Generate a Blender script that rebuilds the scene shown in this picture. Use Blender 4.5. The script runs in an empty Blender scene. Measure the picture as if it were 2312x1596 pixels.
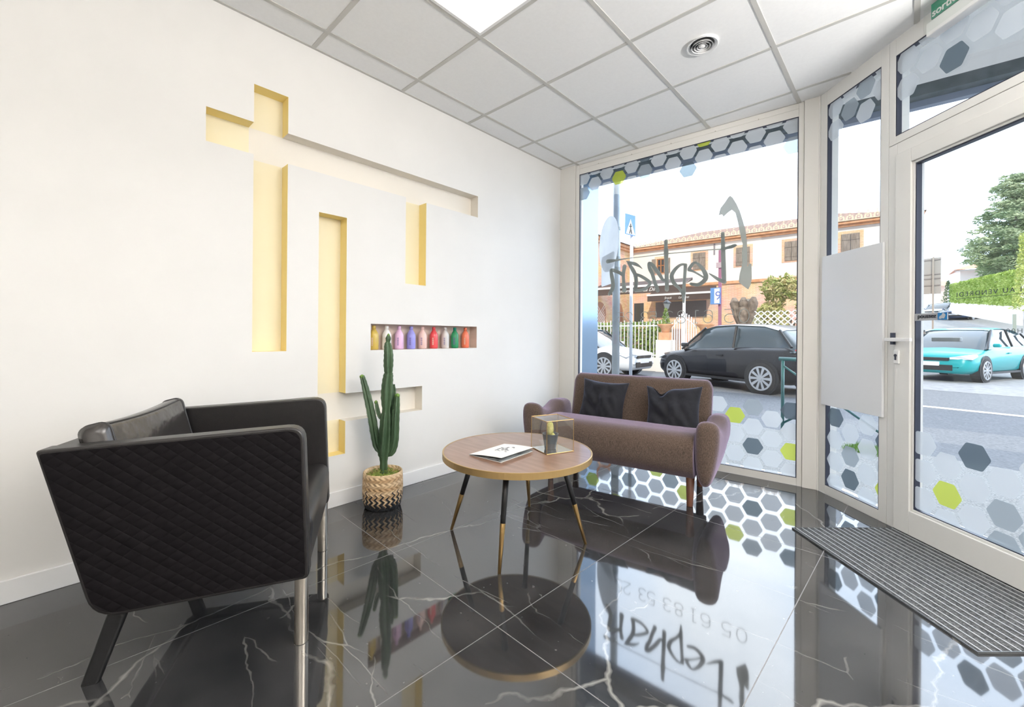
import bpy, bmesh, math, random
from mathutils import Vector, Matrix
random.seed(7)
C = bpy.context.scene.collection
SC = bpy.context.scene
PI = math.pi

# ------------------------------------------------------------------ camera
FPX, CX, CY = 957.21, 1156.0, 756.3
YAW, PITCH, ROLL, EYE = -.7485, .001, .0079, 1.0587
_f = Vector((math.sin(YAW), math.cos(YAW), 0)); _r = Vector((math.cos(YAW), -math.sin(YAW), 0)); _u = Vector((0, 0, 1))
F2 = _f*math.cos(PITCH)+_u*math.sin(PITCH); U2 = _u*math.cos(PITCH)-_f*math.sin(PITCH)
R3 = _r*math.cos(ROLL)+U2*math.sin(ROLL); U3 = U2*math.cos(ROLL)-_r*math.sin(ROLL)
cam = bpy.data.objects.new('camera', bpy.data.cameras.new('camera')); C.objects.link(cam)
M = Matrix.Identity(4)
for i, v in enumerate((R3, U3, -F2)):
    for j in range(3): M[j][i] = v[j]
M.translation = (0, 0, EYE)
cam.matrix_world = M
cam.data.sensor_width = 36; cam.data.lens = FPX/2312*36
cam.data.shift_y = -(798-CY)/2312; cam.data.clip_start = .02; cam.data.clip_end = 500
SC.camera = cam

# ------------------------------------------------------------------ world, sun, exposure
SC.view_settings.view_transform = 'Standard'; SC.view_settings.look = 'None'
SC.view_settings.exposure = 0.58; SC.view_settings.gamma = 1; SC.view_settings.use_curve_mapping = False
w = bpy.data.worlds.new('World'); SC.world = w; w.use_nodes = True
nt = w.node_tree; N = nt.nodes; L = nt.links
bg = N['Background']
tc = N.new('ShaderNodeTexCoord'); sep = N.new('ShaderNodeSeparateXYZ'); L.new(tc.outputs['Generated'], sep.inputs[0])
mr = N.new('ShaderNodeMapRange'); mr.interpolation_type = 'SMOOTHSTEP'
mr.inputs['From Min'].default_value = -.25; mr.inputs['From Max'].default_value = .45
L.new(sep.outputs['Y'], mr.inputs['Value'])
noi = N.new('ShaderNodeTexNoise'); noi.inputs['Scale'].default_value = 2.2; noi.inputs['Detail'].default_value = 4
L.new(tc.outputs['Generated'], noi.inputs['Vector'])
cr = N.new('ShaderNodeValToRGB'); L.new(noi.outputs['Fac'], cr.inputs[0])
cr.color_ramp.elements[0].position = .35; cr.color_ramp.elements[0].color = (.60, .75, 1, 1)
cr.color_ramp.elements[1].position = .65; cr.color_ramp.elements[1].color = (.86, .91, 1, 1)
L.new(cr.outputs[0], bg.inputs['Color'])
st = N.new('ShaderNodeMath'); st.operation = 'MULTIPLY_ADD'; L.new(mr.outputs[0], st.inputs[0])
st.inputs[1].default_value = 3.1; st.inputs[2].default_value = .8
L.new(st.outputs[0], bg.inputs['Strength'])
sun = bpy.data.objects.new('sun', bpy.data.lights.new('sun', 'SUN')); C.objects.link(sun)
sun.data.energy = 2.2; sun.data.color = (1, .90, .76); sun.data.angle = .01
sun.rotation_euler = Vector((-.45, 1, -.72)).to_track_quat('-Z', 'Y').to_euler()
sun.location = (3, -12, 14)

# ------------------------------------------------------------------ helpers
def tag(o, label=None, cat=None, group=None, kind=None):
    if label: o['label'] = label
    if cat: o['category'] = cat
    if group: o['group'] = group
    if kind: o['kind'] = kind
    return o
def empty(name, loc=(0, 0, 0), rz=0, **k):
    o = bpy.data.objects.new(name, None); C.objects.link(o); o.location = loc; o.rotation_euler = (0, 0, rz)
    o.empty_display_size = .1
    return tag(o, **k)
class MB:
    def __init__(s): s.v = []; s.f = []; s.m = []; s.mi = 0
    def quad(s, *p):
        n = len(s.v); s.v += [tuple(q) for q in p]; s.f.append(tuple(range(n, n+len(p)))); s.m.append(s.mi); return s
    def box(s, x0, x1, y0, y1, z0, z1, M=None):
        n = len(s.v)
        P = [(x0, y0, z0), (x1, y0, z0), (x1, y1, z0), (x0, y1, z0), (x0, y0, z1), (x1, y0, z1), (x1, y1, z1), (x0, y1, z1)]
        if M: P = [tuple(M@Vector(p)) for p in P]
        s.v += P
        for f in ((0, 3, 2, 1), (4, 5, 6, 7), (0, 1, 5, 4), (1, 2, 6, 5), (2, 3, 7, 6), (3, 0, 4, 7)):
            s.f.append(tuple(n+i for i in f)); s.m.append(s.mi)
        return s
    def rings(s, R, cap=True, closed=True):
        n = len(s.v); k = len(R[0])
        for r in R: s.v += [tuple(p) for p in r]
        for i in range(len(R)-1):
            for j in range(k if closed else k-1):
                a = n+i*k+j; b = n+i*k+(j+1) % k
                s.f.append((a, b, b+k, a+k)); s.m.append(s.mi)
        if cap:
            s.f.append(tuple(n+j for j in reversed(range(k)))); s.m.append(s.mi)
            s.f.append(tuple(n+(len(R)-1)*k+j for j in range(k))); s.m.append(s.mi)
        return s
    def tube(s, pts, rads, k=12, cap=True, star=0, ribs=5, tw=0):
        pts = [Vector(p) for p in pts]
        if not isinstance(rads, (list, tuple)): rads = [rads]*len(pts)
        R = []; up = None
        for i, p in enumerate(pts):
            d = (pts[min(i+1, len(pts)-1)]-pts[max(i-1, 0)]).normalized()
            if up is None:
                up = Vector((0, 0, 1)) if abs(d.z) < .9 else Vector((1, 0, 0))
            x = d.cross(up).normalized(); y = d.cross(x); up = y.cross(d) if False else x.cross(d)
            ring = []
            for j in range(k):
                a = 2*PI*j/k+tw; rr = rads[i]*(1+star*math.cos(ribs*a))
                ring.append(p+x*rr*math.cos(a)+up*rr*math.sin(a))
            R.append(ring)
        return s.rings(R, cap)
    def lathe(s, prof, c=(0, 0, 0), k=32, cap=True):
        R = [[(c[0]+r*math.cos(2*PI*j/k), c[1]+r*math.sin(2*PI*j/k), c[2]+z) for j in range(k)] for r, z in prof]
        return s.rings(R, cap)
    def prism(s, poly, fn, a, b):
        """poly 2D, fn(p,q,t)->3D extruded t=a..b"""
        R = [[fn(p[0], p[1], t) for p in poly] for t in (a, b)]
        return s.rings(R)
    def build(s, name, mats, parent=None, smooth=False, bevel=0, seg=2, sub=0, loc=None):
        me = bpy.data.meshes.new(name); me.from_pydata(s.v, [], s.f); me.update()
        if not isinstance(mats, (list, tuple)): mats = [mats]
        for m in mats: me.materials.append(m)
        for p, i in zip(me.polygons, s.m): p.material_index = i
        bm = bmesh.new(); bm.from_mesh(me); bmesh.ops.recalc_face_normals(bm, faces=bm.faces); bm.to_mesh(me); bm.free()
        o = bpy.data.objects.new(name, me); C.objects.link(o)
        if parent: o.parent = parent
        if loc: o.location = loc
        if bevel:
            b = o.modifiers.new('bevel', 'BEVEL'); b.width = bevel; b.segments = seg; b.limit_method = 'ANGLE'; b.angle_limit = .6
        if sub:
            b = o.modifiers.new('sub', 'SUBSURF'); b.levels = sub; b.render_levels = sub
        if smooth or bevel:
            me.shade_smooth() if hasattr(me, 'shade_smooth') else None
            if bevel:
                wn = o.modifiers.new('wn', 'WEIGHTED_NORMAL'); wn.keep_sharp = False
        return o
def rrect(x0, x1, z0, z1, r, n=6):
    P = []
    for cx, cz, a0 in ((x1-r, z0+r, -PI/2), (x1-r, z1-r, 0), (x0+r, z1-r, PI/2), (x0+r, z0+r, PI)):
        for i in range(n+1):
            a = a0+PI/2*i/n; P.append((cx+r*math.cos(a), cz+r*math.sin(a)))
    return P
def roundpoly(P, rr, n=5):
    out = []; k = len(P)
    for i in range(k):
        p = Vector(P[i]); a = Vector(P[i-1])-p; b = Vector(P[(i+1) % k])-p
        r = rr[i] if isinstance(rr, (list, tuple)) else rr
        if r <= 0: out.append(tuple(p)); continue
        s = p+a.normalized()*r; e = p+b.normalized()*r
        for j in range(n+1):
            t = j/n; out.append(tuple(s*(1-t)**2+p*2*t*(1-t)+e*t*t))
    return out
def copy_tree(o, parent=None):
    c = o.copy(); C.objects.link(c); c.parent = parent
    for ch in list(o.children): copy_tree(ch, c)
    return c

# ------------------------------------------------------------------ materials
def mat(name, col, rough=.6, metal=0, spec=.5, ior=1.5, sheen=0, sheencol=None, coat=0, emis=None, es=1):
    m = bpy.data.materials.new(name); m.use_nodes = True
    b = m.node_tree.nodes['Principled BSDF']
    b.inputs['Base Color'].default_value = (*col, 1); b.inputs['Roughness'].default_value = rough
    b.inputs['Metallic'].default_value = metal; b.inputs['Specular IOR Level'].default_value = spec
    b.inputs['IOR'].default_value = ior; b.inputs['Coat Weight'].default_value = coat
    if sheen:
        b.inputs['Sheen Weight'].default_value = sheen; b.inputs['Sheen Roughness'].default_value = .4
        b.inputs['Sheen Tint'].default_value = (*(sheencol or (1, 1, 1)), 1)
    if emis:
        b.inputs['Emission Color'].default_value = (*emis, 1); b.inputs['Emission Strength'].default_value = es
    return m
def nodes(m): return m.node_tree.nodes, m.node_tree.links, m.node_tree.nodes['Principled BSDF']
def noise_mat(name, c1, c2, scale=8, rough=.6, bump=0, bscale=None, detail=4, stretch=None, p=(.35, .65), **k):
    m = mat(name, c1, rough, **k); n, l, b = nodes(m)
    t = n.new('ShaderNodeTexCoord'); mp = n.new('ShaderNodeMapping'); l.new(t.outputs['Object'], mp.inputs[0])
    if stretch: mp.inputs['Scale'].default_value = stretch
    x = n.new('ShaderNodeTexNoise'); x.inputs['Scale'].default_value = scale; x.inputs['Detail'].default_value = detail
    l.new(mp.outputs[0], x.inputs['Vector'])
    r = n.new('ShaderNodeValToRGB'); r.color_ramp.elements[0].position = p[0]; r.color_ramp.elements[1].position = p[1]
    r.color_ramp.elements[0].color = (*c1, 1); r.color_ramp.elements[1].color = (*c2, 1)
    l.new(x.outputs['Fac'], r.inputs[0]); l.new(r.outputs[0], b.inputs['Base Color'])
    if bump:
        y = n.new('ShaderNodeTexNoise'); y.inputs['Scale'].default_value = bscale or scale*4; y.inputs['Detail'].default_value = 3
        l.new(mp.outputs[0], y.inputs['Vector'])
        u = n.new('ShaderNodeBump'); u.inputs['Strength'].default_value = bump; u.inputs['Distance'].default_value = .01
        l.new(y.outputs['Fac'], u.inputs['Height']); l.new(u.outputs[0], b.inputs['Normal'])
    return m
def brick_mat(name, c1, c2, mortar, bw=.28, bh=.06, axis='x', rough=.9):
    m = mat(name, c1, rough); n, l, b = nodes(m)
    t = n.new('ShaderNodeTexCoord'); s = n.new('ShaderNodeSeparateXYZ'); l.new(t.outputs['Object'], s.inputs[0])
    c = n.new('ShaderNodeCombineXYZ'); l.new(s.outputs['X' if axis == 'x' else 'Y'], c.inputs[0]); l.new(s.outputs['Z'], c.inputs[1])
    k = n.new('ShaderNodeTexBrick'); l.new(c.outputs[0], k.inputs['Vector'])
    k.inputs['Color1'].default_value = (*c1, 1); k.inputs['Color2'].default_value = (*c2, 1); k.inputs['Mortar'].default_value = (*mortar, 1)
    k.inputs['Scale'].default_value = 1; k.inputs['Brick Width'].default_value = bw; k.inputs['Row Height'].default_value = bh
    k.inputs['Mortar Size'].default_value = .008
    x = n.new('ShaderNodeTexNoise'); x.inputs['Scale'].default_value = 1.2; l.new(t.outputs['Object'], x.inputs['Vector'])
    mx = n.new('ShaderNodeMix'); mx.data_type = 'RGBA'; mx.blend_type = 'SOFT_LIGHT'; mx.inputs['Factor'].default_value = .8
    l.new(k.outputs['Color'], mx.inputs['A']); l.new(x.outputs['Color'], mx.inputs['B']); l.new(mx.outputs['Result'], b.inputs['Base Color'])
    return m
def film(name, col, tr, trc=(1, 1, 1), transl=.25):
    m = bpy.data.materials.new(name); m.use_nodes = True; n = m.node_tree.nodes; l = m.node_tree.links
    n.remove(n['Principled BSDF']); out = n['Material Output']
    d = n.new('ShaderNodeBsdfDiffuse'); d.inputs[0].default_value = (*col, 1)
    tl = n.new('ShaderNodeBsdfTranslucent'); tl.inputs[0].default_value = (*col, 1)
    t = n.new('ShaderNodeBsdfTransparent'); t.inputs[0].default_value = (*trc, 1)
    a = n.new('ShaderNodeMixShader'); a.inputs[0].default_value = transl; l.new(d.outputs[0], a.inputs[1]); l.new(tl.outputs[0], a.inputs[2])
    b = n.new('ShaderNodeMixShader'); b.inputs[0].default_value = tr; l.new(a.outputs[0], b.inputs[1]); l.new(t.outputs[0], b.inputs[2])
    l.new(b.outputs[0], out.inputs[0]); return m
def glass_mat(name, tint=(.97, .985, .98), base=.03, scale=.8, rough=0.0):
    m = bpy.data.materials.new(name); m.use_nodes = True; n = m.node_tree.nodes; l = m.node_tree.links
    n.remove(n['Principled BSDF']); out = n['Material Output']
    t = n.new('ShaderNodeBsdfTransparent'); t.inputs[0].default_value = (*tint, 1)
    g = n.new('ShaderNodeBsdfGlossy'); g.inputs['Roughness'].default_value = rough
    lw = n.new('ShaderNodeLayerWeight'); lw.inputs[0].default_value = .5
    pw = n.new('ShaderNodeMath'); pw.operation = 'POWER'; pw.inputs[1].default_value = 4; l.new(lw.outputs['Facing'], pw.inputs[0])
    ma = n.new('ShaderNodeMath'); ma.operation = 'MULTIPLY_ADD'; ma.inputs[1].default_value = scale; ma.inputs[2].default_value = base
    l.new(pw.outputs[0], ma.inputs[0])
    b = n.new('ShaderNodeMixShader'); l.new(ma.outputs[0], b.inputs[0]); l.new(t.outputs[0], b.inputs[1]); l.new(g.outputs[0], b.inputs[2])
    l.new(b.outputs[0], out.inputs[0]); return m

M_WALL = noise_mat('wall_paint', (.78, .765, .74), (.80, .785, .76), 3, .55)
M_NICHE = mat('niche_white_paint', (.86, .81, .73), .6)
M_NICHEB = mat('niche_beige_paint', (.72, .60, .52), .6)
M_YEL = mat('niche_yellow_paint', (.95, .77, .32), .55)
M_YELB = mat('niche_back_pale_yellow', (.90, .82, .60), .6)  # paler yellow, used only on back faces of the yellow cells
M_BASE = mat('baseboard_paint', (.86, .86, .86), .35)
M_CEIL = noise_mat('ceiling_tile', (.88, .88, .88), (.90, .90, .90), 60, .8)
M_TBAR = mat('ceiling_bar_paint', (.56, .55, .52), .45)
M_ALU = mat('window_frame_paint', (.78, .76, .72), .35)
M_ALU2 = mat('door_frame_paint', (.82, .81, .78), .35)
M_GASK = mat('rubber_gasket', (.03, .035, .06), .4)
M_GLASS = glass_mat('window_glass')
M_PANEL = mat('white_panel', (.80, .81, .83), .18, coat=.3)
M_BLACKL = noise_mat('black_leather', (.006, .005, .0055), (.010, .008, .008), 30, .45, bump=.08, bscale=250, spec=.6, coat=.15)
M_CUSHL = noise_mat('black_soft_leather', (.026, .023, .022), (.04, .036, .034), 4, .24, bump=.6, bscale=9, spec=.7)
M_STEEL = mat('brushed_steel', (.62, .57, .50), .28, 1)
M_BLKM = mat('black_metal', (.012, .012, .013), .35)
M_BRASS = mat('brass', (.52, .34, .14), .34, 1)
M_BRASSW = mat('brass_rim', (.46, .31, .13), .36, .6)
M_FAB = None
M_BROWN = mat('brown_wood', (.13, .05, .028), .45)
M_PILLOW = noise_mat('black_cotton', (.006, .0065, .010), (.011, .012, .018), 14, .85, bump=.9, bscale=9, sheen=.3, sheencol=(.5, .6, 1))
M_TRIMW = mat('white_plastic', (.85, .85, .85), .4)
# hexagon films
M_HL = film('light_grey_film', (.64, .67, .69), .24, (.93, .96, 1), .40)
M_HD = film('dark_grey_film', (.12, .15, .18), .14, (.75, .92, 1), .20)
M_HM = film('mid_grey_film', (.36, .40, .43), .18, (.85, .95, 1), .30)
M_HG = film('green_film', (.56, .64, .10), .30, (.92, 1, .30), .35)
M_LET = film('grey_letter_film', (.40, .43, .41), .03, (1, 1, 1), .05)
M_LET2 = film('dark_letter_film', (.10, .12, .14), .03, (1, 1, 1), .05)

# tweed; the purple sheen tint carries the light cast from the window
M_FAB = noise_mat('brown_tweed', (.055, .036, .026), (.15, .105, .078), 260, .95, bump=.35, bscale=300, sheen=.7, sheencol=(.80, .66, 1), p=(.3, .7), stretch=(1, 1, .35))
# walnut
M_WAL = noise_mat('walnut_veneer', (.21, .115, .075), (.30, .175, .12), 5, .30, stretch=(1, 9, 1), coat=.35, p=(.3, .7))

# floor marble
def floor_mat():
    m = mat('black_marble_tile', (.012, .012, .014), .045, spec=1.0, ior=1.62); n, l, b = nodes(m)
    t = n.new('ShaderNodeTexCoord')
    mp = n.new('ShaderNodeMapping'); mp.inputs['Rotation'].default_value = (0, 0, .035); l.new(t.outputs['Object'], mp.inputs[0])
    base = n.new('ShaderNodeTexNoise'); base.inputs['Scale'].default_value = 3.5; base.inputs['Detail'].default_value = 8; l.new(mp.outputs[0], base.inputs['Vector'])
    cr = n.new('ShaderNodeValToRGB'); l.new(base.outputs['Fac'], cr.inputs[0])
    cr.color_ramp.elements[0].position = .3; cr.color_ramp.elements[0].color = (.014, .015, .017, 1)
    cr.color_ramp.elements[1].position = .75; cr.color_ramp.elements[1].color = (.06, .06, .062, 1)
    # veins : thin contour of distorted noise
    def vein(scale, width, rot, stretch, warp, lo, hi, mscale):
        q = n.new('ShaderNodeMapping'); q.inputs['Rotation'].default_value = (0, 0, rot); q.inputs['Scale'].default_value = stretch
        q.inputs['Location'].default_value = (rot*3, 1.7, 0)
        l.new(t.outputs['Object'], q.inputs[0])
        w1 = n.new('ShaderNodeTexNoise'); w1.inputs['Scale'].default_value = 3.2; w1.inputs['Detail'].default_value = 4; l.new(t.outputs['Object'], w1.inputs['Vector'])
        vm = n.new('ShaderNodeVectorMath'); vm.operation = 'MULTIPLY_ADD'; l.new(w1.outputs['Color'], vm.inputs[0]); vm.inputs[1].default_value = (warp, warp, 0); l.new(q.outputs[0], vm.inputs[2])
        x = n.new('ShaderNodeTexVoronoi'); x.feature = 'DISTANCE_TO_EDGE'; x.voronoi_dimensions = '2D'; x.inputs['Scale'].default_value = scale; l.new(vm.outputs[0], x.inputs['Vector'])
        d = n.new('ShaderNodeMapRange'); d.inputs['From Min'].default_value = 0; d.inputs['From Max'].default_value = width
        d.inputs['To Min'].default_value = 1; d.inputs['To Max'].default_value = 0; l.new(x.outputs['Distance'], d.inputs['Value'])
        k = n.new('ShaderNodeTexNoise'); k.inputs['Scale'].default_value = mscale; k.inputs['Detail'].default_value = 3; l.new(q.outputs[0], k.inputs['Vector'])
        e = n.new('ShaderNodeMapRange'); e.inputs['From Min'].default_value = lo; e.inputs['From Max'].default_value = hi; l.new(k.outputs['Fac'], e.inputs['Value'])
        g = n.new('ShaderNodeMath'); g.operation = 'MULTIPLY'; l.new(d.outputs[0], g.inputs[0]); l.new(e.outputs[0], g.inputs[1])
        return g.outputs[0]
    vs = [vein(1.1, .008, .9, (1, .55, 1), .22, .42, .62, 2.0), vein(2.6, .012, 2.3, (.5, 1.5, 1), .18, .50, .68, 3.0), vein(5.5, .030, .15, (.30, 2.2, 1), .12, .58, .74, 2.2)]
    acc = vs[0]
    for v in vs[1:]:
        mx = n.new('ShaderNodeMath'); mx.operation = 'MAXIMUM'; l.new(acc, mx.inputs[0]); l.new(v, mx.inputs[1]); acc = mx.outputs[0]
    # small flecks
    fl = n.new('ShaderNodeTexNoise'); fl.inputs['Scale'].default_value = 34; fl.inputs['Detail'].default_value = 3; l.new(mp.outputs[0], fl.inputs['Vector'])
    fr = n.new('ShaderNodeMapRange'); fr.inputs['From Min'].default_value = .70; fr.inputs['From Max'].default_value = .78; fr.inputs['To Max'].default_value = .5; l.new(fl.outputs['Fac'], fr.inputs['Value'])
    mx = n.new('ShaderNodeMath'); mx.operation = 'MAXIMUM'; l.new(acc, mx.inputs[0]); l.new(fr.outputs[0], mx.inputs[1]); acc = mx.outputs[0]
    mc = n.new('ShaderNodeMix'); mc.data_type = 'RGBA'; l.new(acc, mc.inputs['Factor']); l.new(cr.outputs[0], mc.inputs['A']); mc.inputs['B'].default_value = (.27, .265, .25, 1)
    # grout
    sp = n.new('ShaderNodeSeparateXYZ'); l.new(mp.outputs[0], sp.inputs[0])
    def grout(out, off, pitch, wd):
        a = n.new('ShaderNodeMath'); a.operation = 'SUBTRACT'; a.inputs[1].default_value = off; l.new(out, a.inputs[0])
        c = n.new('ShaderNodeMath'); c.operation = 'DIVIDE'; c.inputs[1].default_value = pitch; l.new(a.outputs[0], c.inputs[0])
        d = n.new('ShaderNodeMath'); d.operation = 'ROUND'; l.new(c.outputs[0], d.inputs[0])
        e = n.new('ShaderNodeMath'); e.operation = 'SUBTRACT'; l.new(c.outputs[0], e.inputs[0]); l.new(d.outputs[0], e.inputs[1])
        f = n.new('ShaderNodeMath'); f.operation = 'ABSOLUTE'; l.new(e.outputs[0], f.inputs[0])
        g = n.new('ShaderNodeMath'); g.operation = 'LESS_THAN'; g.inputs[1].default_value = wd/pitch; l.new(f.outputs[0], g.inputs[0])
        return g.outputs[0]
    ca, sa = math.cos(.035), math.sin(.035)
    gx = grout(sp.outputs['X'], -1.067*ca-1.5*sa, .735, .0016); gy = grout(sp.outputs['Y'], 1.103*ca-1.2*sa, 1.47, .0016)
    mg = n.new('ShaderNodeMath'); mg.operation = 'MAXIMUM'; l.new(gx, mg.inputs[0]); l.new(gy, mg.inputs[1])
    mc2 = n.new('ShaderNodeMix'); mc2.data_type = 'RGBA'; l.new(mg.outputs[0], mc2.inputs['Factor']); l.new(mc.outputs['Result'], mc2.inputs['A']); mc2.inputs['B'].default_value = (.17, .165, .16, 1)
    l.new(mc2.outputs['Result'], b.inputs['Base Color'])
    wv = n.new('ShaderNodeTexNoise'); wv.inputs['Scale'].default_value = 1.3; wv.inputs['Detail'].default_value = 1; l.new(t.outputs['Object'], wv.inputs['Vector'])
    bu = n.new('ShaderNodeBump'); bu.inputs['Strength'].default_value = .06; bu.inputs['Distance'].default_value = .02; l.new(wv.outputs['Fac'], bu.inputs['Height']); l.new(bu.outputs[0], b.inputs['Normal'])
    rr = n.new('ShaderNodeMath'); rr.operation = 'MULTIPLY_ADD'; rr.inputs[1].default_value = .5; rr.inputs[2].default_value = .045; l.new(mg.outputs[0], rr.inputs[0]); l.new(rr.outputs[0], b.inputs['Roughness'])
    return m
M_FLOOR = floor_mat()

# ------------------------------------------------------------------ room layout
WX, YB, XR, CH = -2.567, -2.6, 2.6, 2.74
AL = math.atan(.0667)
CCx, CCy = -.4502, 3.617           # corner between window wall and door wall
DX, DY = .6912, -.7226             # along the door wall
DA = math.atan2(DY, DX)
def ywin(x): return 3.477+.0667*(x-WX)
SEND = 1.63
EX, EY = CCx+DX*SEND, CCy+DY*SEND
OUTL = [(WX, YB), (XR, YB), (XR, EY), (EX, EY), (CCx, CCy), (WX, 3.477)]

fl = MB(); fl.quad(*[(x, y, 0) for x, y in OUTL]); fl.quad(*[(x, y, -.12) for x, y in OUTL])
for i in range(6):
    a, b = OUTL[i], OUTL[(i+1) % 6]; fl.quad((*a, 0), (*b, 0), (*b, -.12), (*a, -.12))
tag(fl.build('floor', M_FLOOR), kind='structure')

# ceiling slab
ce = MB(); ce.quad(*[(x, y, CH) for x, y in OUTL]); ce.quad(*[(x, y, CH+.1) for x, y in OUTL])
for i in range(6):
    a, b = OUTL[i], OUTL[(i+1) % 6]; ce.quad((*a, CH), (*b, CH), (*b, CH+.1), (*a, CH+.1))
ceil = tag(ce.build('ceiling', M_CEIL), kind='structure')
GX, GY = -2.9656, 1.0192
bars = MB(); hb = .012; zb = CH-.004
def ymax(x):
    if x < CCx: return ywin(x)
    if x < EX: return CCy+(x-CCx)*DY/DX
    return EY
for i in range(1, 10):
    x = GX+.6*i
    if x < XR-.05: bars.box(x-hb, x+hb, YB, ymax(x), zb, CH+.001)
for j in range(-6, 5):
    y = GY+.6*j
    if y < YB+.05: continue
    x1 = XR if y < EY else CCx+(y-CCy)*DX/DY
    x0 = WX if y < 3.477 else WX+(y-3.477)/.0667
    if x1 > x0: bars.box(x0, x1, y-hb, y+hb, zb+.0008, CH+.001)
bars.box(WX, WX+.018, YB, 3.477, zb, CH+.001)
bars.build('ceiling_grid', M_TBAR, ceil)

# left wall with recessed niches
ND = .088
NZ = [  # y0,y1,z0,z1,material index
    (.505, .717, 2.02, 2.192, 2), (.717, .889, 2.02, 2.192, 1), (.889, 2.343, 2.02, 2.192, 1),  # left end of the white beam: yellow bounce light put into its colour
    (.717, .889, 2.192, 2.397, 2), (.717, .889, .96, 2.02, 2),
    (1.065, 1.237, .688, 1.786, 2), (1.065, 1.237, .312, .514, 2), (1.663, 1.835, 1.416, 2.02, 2),
    (1.405, 2.34, .955, 1.128, 3), (.5, 1.811, .514, .688, 1)]
ys = sorted({YB, 3.477, *[a for n in NZ for a in n[:2]]}); zs = sorted({0, CH, *[a for n in NZ for a in n[2:4]]})
def cell(y, z):
    for n in NZ:
        if n[0] < y < n[1] and n[2] < z < n[3]: return n[4]
    return 0
wl = MB(); grid = {}
for i in range(len(ys)-1):
    for j in range(len(zs)-1):
        grid[i, j] = cell((ys[i]+ys[i+1])/2, (zs[j]+zs[j+1])/2)
for (i, j), k in grid.items():
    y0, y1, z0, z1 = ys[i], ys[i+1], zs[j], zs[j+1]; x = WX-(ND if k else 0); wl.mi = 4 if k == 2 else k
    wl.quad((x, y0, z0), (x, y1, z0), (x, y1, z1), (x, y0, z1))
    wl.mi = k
    if k:
        for (di, dj, q) in ((-1, 0, ((y0, z0), (y0, z1))), (1, 0, ((y1, z0), (y1, z1))), (0, -1, ((y0, z0), (y1, z0))), (0, 1, ((y0, z1), (y1, z1)))):
            if not grid.get((i+di, j+dj), 0):
                (a, b), (c, d) = q; wl.quad((WX, a, b), (WX, c, d), (WX-ND, c, d), (WX-ND, a, b))
wl.mi = 0
xo = WX-.2
wl.quad((xo, YB, 0), (xo, 3.477, 0), (xo, 3.477, CH), (xo, YB, CH))
for a, b in (((YB, 0), (3.477, 0)), ((3.477, 0), (3.477, CH)), ((3.477, CH), (YB, CH)), ((YB, CH), (YB, 0))):
    wl.quad((WX, *a), (WX, *b), (xo, *b), (xo, *a))
tag(wl.build('wall_left', [M_WALL, M_NICHE, M_YEL, M_NICHEB, M_YELB]), kind='structure')
tag(MB().box(WX, WX+.014, YB, 3.47, 0, .092).build('baseboard_left', M_BASE, bevel=.003), kind='structure')
tag(MB().box(WX-.2, XR+.2, YB-.15, YB, 0, CH+.1).build('wall_back', M_WALL), kind='structure')
tag(MB().box(XR, XR+.15, YB, EY+.15, 0, CH+.1).build('wall_right', M_WALL), kind='structure')
tag(MB().box(EX, XR, EY, EY+.15, 0, CH+.1).build('wall_front', M_WALL), kind='structure')

# ------------------------------------------------------------------ hexagon decals
HU, HZ = .1227, .1465
def hexpoly(u, z, R=.071):
    P = [(u+R*math.cos(PI/3*i), z+R*.97*math.sin(PI/3*i)) for i in range(6)]
    return roundpoly(P, .009, 3)
def clip(P, x0, x1, z0, z1):
    for ax, lim, sg in ((0, x0, 1), (0, x1, -1), (1, z0, 1), (1, z1, -1)):
        out = []
        for i in range(len(P)):
            a, b = P[i-1], P[i]; da = (a[ax]-lim)*sg; db = (b[ax]-lim)*sg
            if (da >= 0) != (db >= 0):
                t = da/(da-db); out.append((a[0]+(b[0]-a[0])*t, a[1]+(b[1]-a[1])*t))
            if db >= 0: out.append(b)
        P = out
        if len(P) < 3: return []
    return P
HM = {'l': M_HL, 'd': M_HD, 'g': M_HG, 'm': M_HM}
HN = {'l': 'pale grey hexagon sticker', 'd': 'dark grey hexagon sticker', 'g': 'lime green hexagon sticker', 'm': 'mid grey hexagon sticker'}
def hexes(parent, lst, rect, y=.004):
    for u, z, c in lst:
        P = clip(hexpoly(u, z), *rect)
        if len(P) < 3: continue
        o = MB().quad(*[(p[0], y, p[1]) for p in P]).build('hexagon_sticker', HM[c], parent)
        if c != 'l': o['label'] = HN[c]

# ------------------------------------------------------------------ shop window (window_1)
win = empty('window_1', (WX, 3.477, 0), AL, kind='structure')
UC = (CCx-WX)/math.cos(AL)
gx0, gx1, gz0, gz1 = .212, 2.003, .055, 2.642
fr = MB()
fr.box(.0, .17, -.012, .09, 0, CH); fr.box(.172, gx0, 0, .08, 0, CH)
fr.box(gx1, gx1+.032, 0, .08, 0, CH); fr.box(gx1+.034, UC, -.012, .09, 0, CH)
fr.box(gx0, gx1, 0, .08, 0, gz0); fr.box(gx0, gx1, 0, .08, gz1, gz1+.055); fr.box(gx0, gx1, .004, .08, gz1+.057, CH)
fr.build('window_frame', M_ALU, win, bevel=.002)
gk = MB(); g = .006
gk.box(gx0, gx0+g, .001, .03, gz0, gz1); gk.box(gx1-g, gx1, .001, .03, gz0, gz1); gk.box(gx0, gx1, .001, .03, gz1-g, gz1); gk.box(gx0, gx1, .001, .03, gz0, gz0+g*.7)
gk.build('rubber_gasket', M_GASK, win)
MB().box(gx0, gx1, .012, .018, gz0, gz1).build('glass_pane', M_GLASS, win)
for uu in (.42, .75, 1.1, 1.45, 1.75):
    MB().tube([(uu, -.001, 2.70), (uu, -.008, 2.70)], .003, 6).build('hook', M_STEEL, win)
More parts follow.
